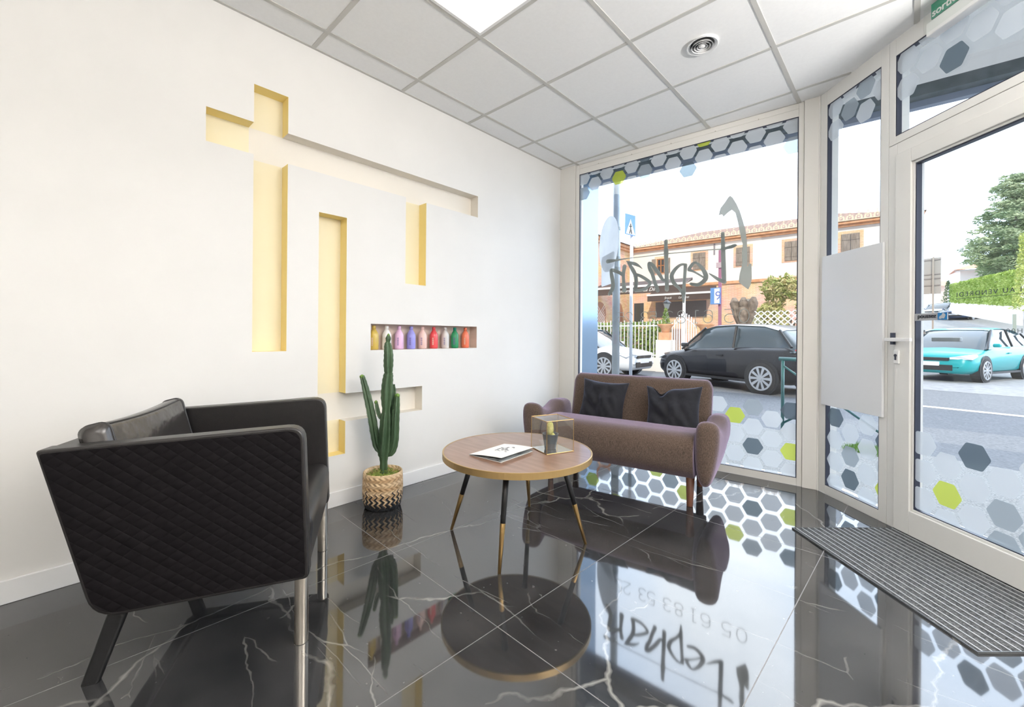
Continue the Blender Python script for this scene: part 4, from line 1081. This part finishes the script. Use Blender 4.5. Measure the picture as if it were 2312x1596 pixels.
M_LHED = leafm('hedge_leaves', (.16, .26, .05), (.36, .45, .12)); M_TRK = noise_mat('bark', (.12, .09, .07), (.30, .24, .19), 6, .9)
M_LIME = leafm('lime_hedge', (.34, .50, .08), (.52, .66, .18), 1.2)

# fence, hedge, gate pillars along the far pavement
FY = 13.18+.38
fe = empty('picket_fence', (-6.38, FY, 0), AL, label='white metal picket fence on a low wall in front of the restaurant terrace', cat='fence')
def fx(px, off=0):
    X = onplane(px, 740, (-6.38, FY+off, 0), FN); return (X-Vector((-6.38, FY, 0))).dot(FX)
xa, xb = fx(1300), fx(1495); zf = EYE+(756-723)/FPX*14.6
pk = MB(); x = xa
while x < xb:
    pk.box(x-.012, x+.012, -.012, .012, .35, zf+.05*(1 if int(x*7) % 2 else 0)); x += .13
pk.build('pickets', M_TRIMW, fe); q = MB(); q.box(xa, xb, -.015, .015, zf-.16, zf-.12); q.box(xa, xb, -.015, .015, .42, .46); q.build('rails', M_TRIMW, fe)
MB().box(xa, xb, -.1, .1, -.1, .36).build('low_wall', M_CREAM, fe)
ga_ = empty('curved_gate', (-6.38, FY, 0), AL, label='white arched picket gate between the two flower pot pillars', cat='gate')
xc, xd = fx(1518), fx(1572); pk = MB(); n_ = 11
for i in range(n_):
    x = xc+(xd-xc)*i/(n_-1); hgt = zf-.05+.30*math.sin(PI*i/(n_-1)); pk.box(x-.014, x+.014, -.012, .012, .0, hgt)
pk.build('pickets', M_TRIMW, ga_)
q = MB()
for i in range(n_-1):
    x = xc+(xd-xc)*i/(n_-1); x2 = xc+(xd-xc)*(i+1)/(n_-1); h1 = zf-.22+.28*math.sin(PI*i/(n_-1)); h2 = zf-.22+.28*math.sin(PI*(i+1)/(n_-1))
    q.quad((x, -.016, h1), (x2, -.016, h2), (x2, -.016, h2+.035), (x, -.016, h1+.035))
q.build('curved_rail', M_TRIMW, ga_)
hd = MB()
p0_ = Vector((-6.38, FY, 0))
hed = empty('terrace_hedge', (-9, 13.6, 0), label='green clipped hedge behind the white picket fence', cat='hedge')
for i in range(5200):
    x = random.uniform(xa, xb-.1); z = random.uniform(.1, zf+.0); y = random.uniform(.12, .65); p = p0_+FX*x-FN*(y+.12)+Vector((9, -13.6, z))
    a = Vector((random.uniform(-1, 1), random.uniform(-1, 1), random.uniform(-1, 1))).normalized()*.06; b = a.cross(Vector((random.random(), random.random(), random.random()))).normalized()*.03
    hd.quad(p-a, p-b, p+a, p+b)
hd.build('foliage', M_LHED, hed)
def pillar(px, label, lab2, plant):
    x = fx(px); P = p0_+FX*x
    e = empty('gate_pillar', (P.x, P.y, 0), AL, label=label, cat='pillar')
    MB().box(-.24, .24, -.24, .24, -.1, .95).build('plaster_base', M_CREAM, e); MB().box(-.17, .17, -.17, .17, .95, 1.2).build('brick_neck', M_TERR, e)
    f = empty('flower_pot', (P.x, P.y, 1.2), 0, label=lab2, cat='flower pot')
    MB().lathe([(.10, 0), (.13, .03), (.15, .12), (.25, .22), (.27, .27), (.23, .27), (.21, .20), (.001, .18)], k=24).build('bowl', M_TERR, f, smooth=True)
    if plant:
        l_ = MB()
        for k in range(5): leaves(l_, (0, 0, .28+.11*k), (.17-.03*k, .17-.03*k, .08), 160, .035)
        l_.build('topiary', M_LHED, f)
pillar(1503, 'pale pillar left of the curved white gate', 'terracotta bowl with a small cone shrub on the left gate pillar', True)
pillar(1592, 'pale pillar right of the curved white gate', 'terracotta bowl on the right gate pillar', False)
def at_g(px, t, z=-.08): v = ray(px, CY)*t; return Vector((v.x, v.y, z))
# ivy bush by left pillar, oleander, pollarded trunk
P = at_g(1480, 15.0); b = empty('ivy_shrub', tuple(P), label='dark ivy covered shrub left of the gate pillar', cat='shrub')
l_ = MB(); leaves(l_, (0, 0, .9), (.42, .35, .9), 1500, .06); l_.build('foliage', leafm('ivy_leaves', (.06, .14, .04), (.18, .30, .10)), b)
P = at_g(1768, 15.5); b = empty('oleander_bush', tuple(P), label='tall light green oleander bush at the right of the shop window', cat='bush')
l_ = MB()
for i in range(16):
    l_ and leaves(l_, (random.uniform(-.8, .8), random.uniform(-.4, .4), random.uniform(1.5, 3.1)), (.36, .36, .4), 260, .10)
l_.build('foliage', leafm('oleander_leaves', (.26, .34, .08), (.62, .52, .26), 4), b)
q = MB()
for i in range(6): q.tube([(random.uniform(-.3, .3), 0, 0), (random.uniform(-.6, .6), 0, 1.8)], .03, 6)
q.build('stems', M_TRK, b)
P = at_g(1678, 15.0); b = empty('pollarded_tree', tuple(P), label='bare pollarded tree trunk with knotty heads before the brick wall', cat='tree')
q = MB(); q.tube([(0, 0, 0), (.02, 0, 1.0), (.0, 0, 1.7), (-.05, 0, 2.2)], [.17, .14, .15, .22], 12, star=.12, ribs=5)
for sx in (-.28, .0, .30): q.tube([(0, 0, 1.3), (sx*.8, .05, 1.9), (sx, .0, 2.35), (sx*1.1, 0, 2.55)], [.08, .11, .16, .06], 10, star=.15, ribs=4)
q.build('trunk', M_TRK, b, smooth=True)
P = at_g(1700, 15.4); b = empty('olive_shrub', tuple(P), label='pale silvery shrub beside the pollarded tree', cat='shrub')
l_ = MB(); leaves(l_, (0, 0, 1.2), (.45, .4, .75), 900, .06); l_.build('foliage', leafm('silver_leaves', (.40, .42, .28), (.66, .66, .50)), b)
# trellis fence and restaurant board on the right
X0, X1 = fx(1700, .6), fx(1840, .6)
tf = empty('lattice_fence', (-6.38, FY+.6, 0), AL, label='white diagonal lattice fence below the oleander bush', cat='fence')
q = MB(); zlo, zhi = .5, 1.85
for i in range(-20, 40):
    for sg in (-1, 1):
        xs = X0+i*.17; zz0 = zlo; zz1 = zhi
        x0_ = xs; x1_ = xs+sg*(zhi-zlo)
        lo, hi = min(x0_, x1_), max(x0_, x1_)
        t0_ = 0; t1_ = 1
        if hi < X0 or lo > X1: continue
        f_ = lambda x: (x-x0_)/(x1_-x0_)
        ts = sorted((f_(X0), f_(X1))); t0_ = max(0, ts[0]); t1_ = min(1, ts[1])
        if t1_ <= t0_: continue
        A_ = (x0_+(x1_-x0_)*t0_, zlo+(zhi-zlo)*t0_); B_ = (x0_+(x1_-x0_)*t1_, zlo+(zhi-zlo)*t1_)
        q.box(-.0, .0, 0, 0, 0, 0) if False else q.quad((A_[0]-.022, .012*sg, A_[1]), (A_[0]+.022, .012*sg, A_[1]), (B_[0]+.022, .012*sg, B_[1]), (B_[0]-.022, .012*sg, B_[1]))
q.build('lattice', M_TRIMW, tf); MB().box(X0-.8, X1+.8, .06, .12, -.1, .55).build('base_wall', M_TERR, tf)
P = at_g(1790, 12.0); bd = empty('restaurant_board', (P.x, P.y, 0), AL, label='brown board with white script lettering at the terrace edge', cat='sign')
zt_, zl_ = EYE+(756-741)/FPX*12, EYE-(774-756)/FPX*12
MB().box(-1.6, 1.4, 0, .04, zl_, zt_).build('board', mat('brown_board', (.36, .17, .07), .6), bd)
MB().box(-1.6, 1.4, -.01, .05, zl_-.04, zl_).build('lower_rail', M_TRIMW, bd)
text_mesh('Restaurant', .36, 'board_lettering', M_TRIMW, bd, (-.98, -.006, zl_+.10), shear=.3)
for x in (-1.5, 1.2): MB().box(x, x+.08, 0, .05, -.1, zl_).build('post', M_TRIMW, bd)
# totem sign
P = at_g(1625, 16); tm = empty('totem_sign', tuple(P), AL, label='purple post carrying a blue and white box sign beside the awning', cat='sign')
def tz(py, t=16): return EYE-(py-756)/FPX*t+.08
MB().box(-.05, .05, -.05, .05, 0, tz(560)).build('post', mat('purple_paint', (.36, .14, .22), .6), tm)
bx_ = MB().box(-.30, .04, -.16, -.05, tz(682), tz(645)).build('blue_box', mat('sign_blue', (.12, .28, .60), .5), tm)
MB().box(-.16, .02, -.17, -.161, tz(680), tz(647)).build('white_face', M_TRIMW, bx_)
text_mesh('9', .45, 'sign_digit', mat('sign_blue_dark', (.15, .2, .5), .5), bx_, (-.14, -.174, tz(672)))
MB().box(-.12, .1, -.1, -.05, tz(600), tz(588)).build('small_plate', mat('plate_grey', (.5, .38, .40), .5), tm)
# street lantern
P = at_g(1505, 17); lm = empty('street_lantern', tuple(P), label='black lantern on a thin post in front of the roller shutter', cat='lantern')
MB().box(-.02, .02, -.02, .02, 0, tz(698, 17)).build('post', M_BLKM, lm)
z_ = tz(694, 17); MB().lathe([(.04, z_), (.08, z_+.02), (.14, z_+.22), (.14, z_+.24)], k=6).build('lantern_glass', mat('lantern_glass', (.25, .27, .28), .2), lm)
MB().lathe([(.19, z_+.24), (.16, z_+.28), (.05, z_+.36), (.02, z_+.42)], k=6).build('lantern_cap', M_BLKM, lm)
# ---------------------------------------------------------------- signs on poles near the window
M_GALV = noise_mat('galvanised_pole', (.30, .34, .37), (.40, .44, .47), 5, .4, metal=.3)
TP = 5.75
P = at_g(1390.5, TP); sp = empty('traffic_sign_pole', tuple(P), label='thick galvanised pole with a round sign back and a square plate close outside the window', cat='road sign')
MB().tube([(0, 0, 0), (0, 0, 4.2)], .0455*TP/5.2, 20).build('pole', M_GALV, sp, smooth=True)
toC = -Vector((P.x, P.y, 0)).normalized(); side_ = Vector((-toC.y, toC.x, 0))
nrm = (toC*.36+side_*(-.93)).normalized(); tang = Vector((-nrm.y, nrm.x, 0))
if tang.dot(Vector((.7327, .6806, 0))) > 0: tang = -tang
def disc(cx, cz, r, th, o):
    c = nrm*o+tang*cx+Vector((0, 0, cz)); R = []
    for t in (0, th): R.append([c+nrm*t+tang*(r*math.cos(2*PI*k/40))+Vector((0, 0, r*math.sin(2*PI*k/40))) for k in range(40)])
    return MB().rings(R)
zc = EYE+(756-547)/FPX*TP+.08; off = .075
M_SB = noise_mat('sign_back', (.55, .58, .60), (.68, .70, .71), 3, .45)
dd = disc(.06, zc, .378, .004, off+.015).build('round_sign_plate', M_SB, sp)
q = MB()
for z in (zc+.2, zc-.2):
    A = nrm*(off+.0)+tang*.30+Vector((0, 0, z)); B = nrm*(off+.0)+tang*-.03+Vector((0, 0, z)); q.tube([A, B], .014, 6)
    q.tube([(0, 0, z-.02), (0, 0, z+.02)], .054, 20)
q.build('bracket', mat('bracket_metal', (.22, .25, .25), .4, .6), sp)
zq = EYE+(756-604)/FPX*TP+.08
R = []
for t in (0, .004): R.append([nrm*(off+.015+t)+tang*(a)+Vector((0, 0, zq+b_)) for a, b_ in rrect(-.17, .33, -.21, .21, .03, 4)])
MB().rings(R).build('square_plate', M_SB, sp)
q = MB(); q.tube([nrm*off+tang*.26+Vector((0, 0, zq)), nrm*off+tang*-.03+Vector((0, 0, zq))], .014, 6); q.tube([(0, 0, zq-.02), (0, 0, zq+.02)], .054, 20); q.build('bracket', mat('bracket_metal2', (.22, .25, .25), .4, .6), sp)
P = at_g(1424.5, 9.0); cs_ = empty('crossing_sign_pole', tuple(P), label='slim white pole with a blue pedestrian crossing sign', cat='road sign')
def hz(py, t=9.0): return EYE-(py-756)/FPX*t+.08
MB().tube([(0, 0, 0), (0, 0, hz(484))], .034, 14).build('pole', mat('pale_pole', (.72, .75, .80), .4), cs_, smooth=True)
rl = Vector((.7327, .6806, 0)); fl_ = Vector((-.6806, .7327, 0)); pd = (rl*.72+fl_*.52).normalized()
def pp2(a, z, o=0): return pd*a+Vector((0, 0, z))-Vector((-pd.y, pd.x, 0))*(-.04-o)*-1
nn2 = Vector((pd.y, -pd.x, 0))
def sq(x0, x1, z0, z1, o0, o1): return MB().rings([[pd*a+nn2*o+Vector((0, 0, b_)) for a, b_ in ((x0, z0), (x1, z0), (x1, z1), (x0, z1))] for o in (o0, o1)])
s1 = sq(-.27, .06, hz(530), hz(484), .04, .05).build('blue_sign_plate', mat('road_sign_blue', (.08, .24, .72), .4), cs_)
tri_ = [(-.25, hz(528)), (.04, hz(528)), (-.105, hz(494))]
MB().quad(*[pd*a+nn2*.053+Vector((0, 0, b_)) for a, b_ in tri_]).build('white_triangle', M_TRIMW, s1)
q = MB(); zm = hz(515)
for a, b_, c_, d_ in ((-.105, zm+.10, -.105, zm), (-.105, zm, -.14, zm-.11), (-.105, zm, -.07, zm-.11), (-.14, zm+.04, -.07, zm+.05)):
    q.tube([pd*a+nn2*.055+Vector((0, 0, b_)), pd*c_+nn2*.055+Vector((0, 0, d_))], .012, 6)
q.build('walking_figure', M_BLKM, s1)
# barriers
def barrier(P, ang, w_, hgt, m, label):
    e = empty('pedestrian_barrier', tuple(P), ang, label=label, cat='barrier'); r_ = .018
    MB().tube([(0, 0, 0), (0, 0, hgt)], r_, 10).build('post', m, e, smooth=True); MB().tube([(w_, 0, 0), (w_, 0, hgt)], r_, 10).build('post', m, e, smooth=True)
    MB().tube([(-.04, 0, hgt), (w_+.04, 0, hgt)], r_*1.3, 10).build('top_rail', m, e, smooth=True)
    q = MB(); q.tube([(0, 0, hgt-.08), (w_, 0, .1)], r_*.7, 8); q.tube([(w_, 0, hgt-.08), (0, 0, .1)], r_*.7, 8); q.build('cross_bars', m, e, smooth=True)
M_GRN = mat('dark_green_paint', (.03, .13, .13), .35)
barrier(at_g(1768, 5.15), RA, 1.0, .88, M_GRN, 'dark green crossed street barrier just outside the right part of the window')
barrier(at_g(2083, 18), RA, .5, 1.0, mat('pale_green_paint', (.45, .62, .52), .5), 'pale green street barrier behind the door handle')

# ---------------------------------------------------------------- cars
M_TYRE = mat('tyre', (.02, .02, .022), .7); M_RIM = mat('alloy_rim', (.55, .57, .60), .3, .7); M_CGL = mat('car_glass', (.05, .07, .085), .06, spec=.8)
M_HEADL = mat('headlamp', (.75, .78, .82), .1, coat=.6); M_GRL = mat('grille_black', (.02, .02, .022), .4); M_PLT = mat('number_plate', (.78, .78, .80), .4); M_REDL = mat('tail_lamp', (.55, .02, .02), .2)
def car(P, ang, L_, W_, H_, paint, label, name='car', detail=True):
    e = empty(name, tuple(P), ang, label=label, cat='car')
    hw = W_/2
    # side outline heights of lower body (x from nose 0 back to -L)
    top = [(0, .50), (.02, .60), (.10, .70), (.22, .76), (.24*L_, .86), (.33*L_, .93), (.5*L_, .95), (.75*L_, .98), (.93*L_, .98), (.985*L_, .90), (L_, .60)]
    bot = [(0, .30), (.1, .22), (.5*L_, .20), (.93*L_, .22), (L_, .34)]
    def itp(T, x):
        for (a, b), (c, d) in zip(T, T[1:]):
            if a <= x <= c: return b+(d-b)*(x-a)/(c-a if c > a else 1)
        return T[-1][1]
    R = []; n = 36
    for i in range(n+1):
        s = i/n; x = L_*(s+.0*math.sin(s)); x = L_*(.5-.5*math.cos(PI*s)); zt = itp(top, x)*H_/1.45; zb = itp(bot, x)*H_/1.45
        ef = min(1, x/.55); er = min(1, (L_-x)/.45); wf = hw*(.72+.28*math.sqrt(max(0, 1-(1-ef)**2)))*(.84+.16*math.sqrt(max(0, 1-(1-er)**2)))
        ring = [(-.82, zb), (-.97, zb+.10), (-1.0, (zb+zt)/2), (-.97, zt-.12), (-.90, zt-.03), (-.6, zt+.008), (0, zt+.03), (.6, zt+.008), (.90, zt-.03), (.97, zt-.12), (1.0, (zb+zt)/2), (.97, zb+.10), (.82, zb)]
        R.append([(-x, wf*a, b) for a, b in ring])
    MB().rings(R).build('body', paint, e, smooth=True)
    # cabin
    cab = [(.24*L_, .86, .86), (.30*L_, 1.08, .83), (.40*L_, 1.38, .78), (.46*L_, 1.43, .76), (.60*L_, 1.45, .75), (.78*L_, 1.41, .75), (.88*L_, 1.30, .76), (.95*L_, 1.02, .80), (.97*L_, .92, .82)]
    R = []; RR = []
    for x, z, wf in cab:
        z = z*H_/1.45; zb = .86*H_/1.45; zb2_ = min(zb, z)
        R.append([(-x, -hw*.93, zb2_), (-x, -hw*(wf+.03), (zb2_+z)/2), (-x, -hw*wf, z-.03), (-x, -hw*wf*.8, z), (-x, 0, z+.012), (-x, hw*wf*.8, z), (-x, hw*wf, z-.03), (-x, hw*(wf+.03), (zb2_+z)/2), (-x, hw*.93, zb2_)])
    g_ = MB().rings(R, cap=False, closed=False).build('windows', M_CGL, e, smooth=True)
    rf_ = MB(); RR = [[(p[0], p[1]*1.01, p[2]+.008) for p in r[2:7]] for r in R[2:7]]; rf_.rings(RR, cap=False, closed=False).build('roof_panel', paint, e, smooth=True)
    q = MB()
    for sg in (-1, 1):
        for k in ((.24, .86, .40, 1.385), (.62, .93, .615, 1.40), (.955, .97, .87, 1.31)):
            wA = hw*.945*sg; wB = hw*.80*sg
            q.tube([(-k[0]*L_, wA, k[1]*H_/1.45), (-k[2]*L_, wB*.985, (k[3]-.005)*H_/1.45)], .025, 6)
    q.build('window_pillars', M_GRL, e)
    for sg in (-1, 1):
        for xw in (.19*L_, .80*L_):
            rw = .315
            MB().tube([(-xw, sg*(hw-.20), rw+.02), (-xw, sg*(hw+.006), rw+.02)], rw+.055, 28).build('wheel_arch', M_GRL, e)
            wh = MB().tube([(-xw, sg*(hw-.2), rw), (-xw, sg*(hw+.012), rw), (-xw, sg*(hw+.02), rw)], [rw, rw, rw-.04], 32).build('wheel', M_TYRE, e)
            q = MB()
            q.tube([(-xw, sg*(hw+.014), rw), (-xw, sg*(hw+.03), rw)], [.05, .04], 12)
            for k in range(10):
                a = 2*PI*k/10; d_ = Vector((math.cos(a), 0, math.sin(a))); o_ = Vector((-xw, sg*(hw+.024), rw)); t_ = Vector((-d_.z, 0, d_.x))
                q.quad(o_+d_*.04-t_*.018, o_+d_*.04+t_*.018, o_+d_*.225+t_*.030, o_+d_*.225-t_*.030)
            R2 = []
            for rr_, yy in ((.215, .016), (.215, .03), (.245, .03), (.250, .018)):
                R2.append([(-xw+rr_*math.cos(2*PI*k/28), sg*(hw+yy), rw+rr_*math.sin(2*PI*k/28)) for k in range(28)])
            q.rings(R2, cap=False); q.build('rim', M_RIM, wh)
    s_ = H_/1.45
    for sg in (-1, 1):
        q = MB(); q.rings([[(-.02-.0, sg*hw*.52, .60*s_), (-.005, sg*hw*.52, .655*s_), (-.05, sg*hw*.70, .69*s_), (-.30, sg*hw*.955, .74*s_), (-.34, sg*hw*.975, .68*s_), (-.16, sg*hw*.90, .60*s_)], [(.012, sg*hw*.52, .60*s_), (.018, sg*hw*.52, .655*s_), (-.02, sg*hw*.74, .69*s_), (-.30, sg*(hw*.99), .735*s_), (-.34, sg*(hw*1.0), .68*s_), (-.12, sg*(hw*.965), .60*s_)]])
        q.build('headlamp', M_HEADL, e)
        MB().box(-L_-.005, -L_+.16, sg*hw*.62-(.0 if sg > 0 else .24*hw), sg*hw*.62+(.24*hw if sg > 0 else 0), .80*s_, .93*s_).build('tail_lamp', M_REDL, e, bevel=.02)
        MB().box(-.285*L_-.10, -.285*L_+.04, sg*(hw+.07)-.07, sg*(hw+.07)+.07, .92*s_, 1.02*s_).build('wing_mirror', paint, e, bevel=.03)
        q = MB(); q.box(-.56*L_, -.56*L_+.16, sg*(hw*1.0)-.01, sg*(hw*1.0)+.015, .74*s_, .77*s_); q.build('door_handle', paint, e)
    q = MB(); q.box(-.05, .022, -hw*.50, hw*.50, .56*s_, .64*s_); q.box(-.06, .02, -hw*.58, hw*.58, .30*s_, .45*s_); q.build('grille', M_GRL, e, bevel=.01)
    MB().box(-.02, .032, -.26, .26, .42*s_, .53*s_).build('number_plate', M_PLT, e)
    MB().box(-L_*.78, -L_*.21, -hw*1.005, hw*1.005, .215*s_, .27*s_).build('sill', M_GRL, e)
    return e
def paint(name, c): return mat(name, c, .35, .0, coat=.35, spec=.4)
car(Vector((-4.57, 11.65, -.085)), math.atan2(.39, -.92), 3.75, 1.70, 1.43, paint('black_paint', (.010, .010, .014)), 'black hatchback passing on the near lane behind the sofa', 'black_car')
car(Vector((-5.37, 11.22, -.085)), math.atan2(.0155, .9997), 4.05, 1.74, 1.40, paint('white_paint', (.80, .81, .83)), 'white small car with its bonnet showing at the left of the window', 'white_car')
car(Vector((.425, 16.22, -.083)), math.atan2(-.928, -.382), 4.2, 1.78, 1.46, paint('teal_paint', (.0, .36, .40)), 'teal car coming out of the side street behind the glass door', 'teal_car')
p1_ = at(2152, 715, 35); car(Vector((p1_.x, p1_.y, gz(p1_.y))), math.radians(-110), 4.4, 1.85, 1.5, paint('blue_paint', (.03, .07, .18)), 'distant dark blue car parked uphill in the side street', 'blue_car')
p1_ = at(2103, 712, 38); car(Vector((p1_.x, p1_.y, gz(p1_.y))), math.radians(-110), 4.3, 1.8, 1.5, paint('white_paint_far', (.72, .74, .76)), 'distant white car parked beside the dark blue car', 'far_white_car')

# ---------------------------------------------------------------- up the side street, behind the door glass
P = at(2099, 665, 20); sb = empty('direction_board', (P.x, P.y, gz(P.y)), -.25, label='grey back of a tall direction board on posts near the side street', cat='sign')
zt_ = at(2100, 583, 20).z-gz(P.y); zl_ = at(2100, 664, 20).z-gz(P.y)
MB().box(-.38, .38, 0, .03, zl_, zt_).build('board', mat('board_back', (.36, .36, .35), .6), sb)
q = MB()
for z in (zt_-.12, zl_+.9, zl_+.7, zl_+.38): q.box(-.36, .36, -.03, .0, z, z+.04)
q.build('cross_rail', mat('rail_grey', (.24, .23, .23), .6), sb)
q = MB(); q.box(.10, .16, -.08, -.02, 0, zt_+.04); q.build('post', mat('post_pale', (.36, .34, .31), .6), sb)
# hedge
A = at(2147, 683, 36); B = at(2302, 692, 24); A2 = at(2147, 642, 36); B2 = at(2302, 606, 24)
hb_ = empty('garden_hedge', tuple(A), label='bright green clipped garden hedge above the pale wall behind the door', cat='hedge')
dvec = Vector((.6, .8, 0)); R = []
ns = 10
q = MB()
for i in range(ns):
    t0_, t1_ = i/ns, (i+1)/ns
    a, b = A.lerp(B, t0_)-A, A.lerp(B, t1_)-A; c, d = A2.lerp(B2, t1_)-A, A2.lerp(B2, t0_)-A
    q.quad(a, b, c, d); q.quad(d, c, c+dvec*1.5, d+dvec*1.5)
q.quad(A-A, A2-A, A2-A+dvec*1.5, dvec*1.5)
for i in range(4500):
    s_, t_ = random.random(), random.random()**.8; p = A.lerp(B, s_).lerp(A2.lerp(B2, s_), t_)-A; p -= dvec*random.uniform(.0, .12)*1.0
    u_ = Vector((random.uniform(-1, 1), random.uniform(-1, 1), random.uniform(-.2, 1))).normalized()*.12; v_ = u_.cross(Vector((random.random(), random.random(), random.random()))).normalized()*.06
    q.quad(p-u_, p-v_, p+u_, p+v_)
q.build('foliage', M_LIME, hb_)
gw = empty('garden_wall', tuple(A), label='pale rendered garden wall under the bright green hedge', cat='wall')
A3 = at(2140, 706, 36); B3 = at(2302, 735, 24)
q = MB(); nb_ = dvec*.25
q.rings([[A-A, B-A, B3-A, A3-A], [A-A+nb_, B-A+nb_, B3-A+nb_, A3-A+nb_]]); q.build('rendered_face', M_CREAM, gw)
# white house with tiled roof
hW = empty('white_house', tuple(at(2170, 690, 44)), label='white house with an orange tiled hip roof beyond the hedge', cat='house')
O2 = at(2170, 690, 44); k_ = lambda px, py, t: at(px, py, t)-O2
q = MB(); dB = Vector((2.5, 7, 0))
q.rings([[k_(2141, 700, 48), k_(2168, 700, 44), k_(2168, 609, 44), k_(2141, 622, 48)], [k_(2141, 700, 48)+dB, k_(2168, 700, 44)+dB, k_(2168, 609, 44)+dB, k_(2141, 622, 48)+dB]])
q.rings([[k_(2168, 700, 44), k_(2275, 700, 40), k_(2275, 603, 40), k_(2168, 609, 44)], [k_(2168, 700, 44)+dB, k_(2275, 700, 40)+dB, k_(2275, 603, 40)+dB, k_(2168, 609, 44)+dB]])
q.build('walls', M_CREAM, hW)
q = MB(); q.quad(k_(2155, 609, 43.5), k_(2290, 600, 39), k_(2275, 575, 44), k_(2222, 588, 47)); q.quad(k_(2138, 622, 48), k_(2155, 609, 43.5), k_(2222, 588, 47)); q.quad(k_(2138, 622, 48), k_(2222, 588, 47), k_(2250, 585, 55)); q.build('roof', mat('orange_tiles', (.62, .30, .18), .8), hW)
MB().rings([[k_(2155, 611, 43.4), k_(2290, 602, 38.9), k_(2290, 604, 38.9), k_(2155, 613, 43.4)], [k_(2155, 611, 43.6), k_(2290, 602, 39.1), k_(2290, 604, 39.1), k_(2155, 613, 43.6)]]).build('gutter', mat('gutter_grey', (.4, .4, .4), .6), hW)
q = MB(); O3 = at(2129, 690, 60); kk = lambda px, py, t: at(px, py, t)-O3
fh = empty('far_house', tuple(O3), label='small distant house with a low orange roof beside the board', cat='house')
q.rings([[kk(2112, 690, 58), kk(2140, 690, 58), kk(2140, 644, 58), kk(2112, 644, 58)], [kk(2112, 690, 64), kk(2140, 690, 64), kk(2140, 644, 64), kk(2112, 644, 64)]]); q.build('walls', mat('beige_plaster', (.72, .58, .50), .9), fh)
q = MB(); q.quad(kk(2110, 645, 57), kk(2142, 645, 57), kk(2140, 635, 61), kk(2112, 635, 61)); q.build('roof', M_TERR, fh)
P = at(2140, 690, 40); b = empty('conical_shrub', tuple(P), label='slim dark conical shrub left of the bright hedge', cat='shrub')
l_ = MB()
for k in range(7): leaves(l_, (0, 0, .2+.32*k), (.55-.07*k, .55-.07*k, .25), 130, .09)
l_.build('foliage', leafm('cone_leaves', (.10, .18, .08), (.26, .36, .18)), b)
P = at(2318, 700, 23); b = empty('cypress_tree', tuple(P), label='tall light green cypress at the right edge of the picture', cat='tree')
l_ = MB()
for k in range(16): leaves(l_, (0, 0, .25*k+.2), (.62-.02*k, .62-.02*k, .28), 130, .10)
l_.build('foliage', leafm('cypress_leaves', (.38, .48, .10), (.60, .66, .24)), b)
P = at(2292, 660, 33); b = empty('cedar_tree', tuple(P), label='large blue-green cedar tree rising above the white house', cat='tree')
l_ = MB(); zc_ = lambda py: at(2292, py, 33).z-P.z
for py, wpx in ((405, 16), (425, 28), (445, 34), (465, 48), (485, 58), (505, 66), (525, 74), (545, 80), (565, 84), (582, 84), (598, 70), (612, 50)):
    rad = wpx/FPX*33
    for i in range(int(8+rad*11)):
        a = random.uniform(0, 2*PI); rr_ = rad*math.sqrt(random.random()); 
        leaves(l_, (rr_*math.cos(a), rr_*math.sin(a), zc_(py)+random.uniform(-.3, .3)), (.60, .60, .20), 90, .14, flat=.4)
l_.build('foliage', M_LCED, b)
MB().tube([(0, 0, -1), (.1, 0, 3), (0, 0, zc_(420))], [.28, .2, .03], 10).build('trunk', mat('cedar_bark', (.12, .10, .10), .9), b, smooth=True)
P = at(2290, 740, 21); b = empty('service_post', (P.x, P.y, gz(P.y)), label='green grey metal post near the pale garden wall', cat='post')
MB().box(-.06, .06, -.06, .06, 0, 1.3).build('post', mat('post_green', (.32, .38, .34), .6), b)
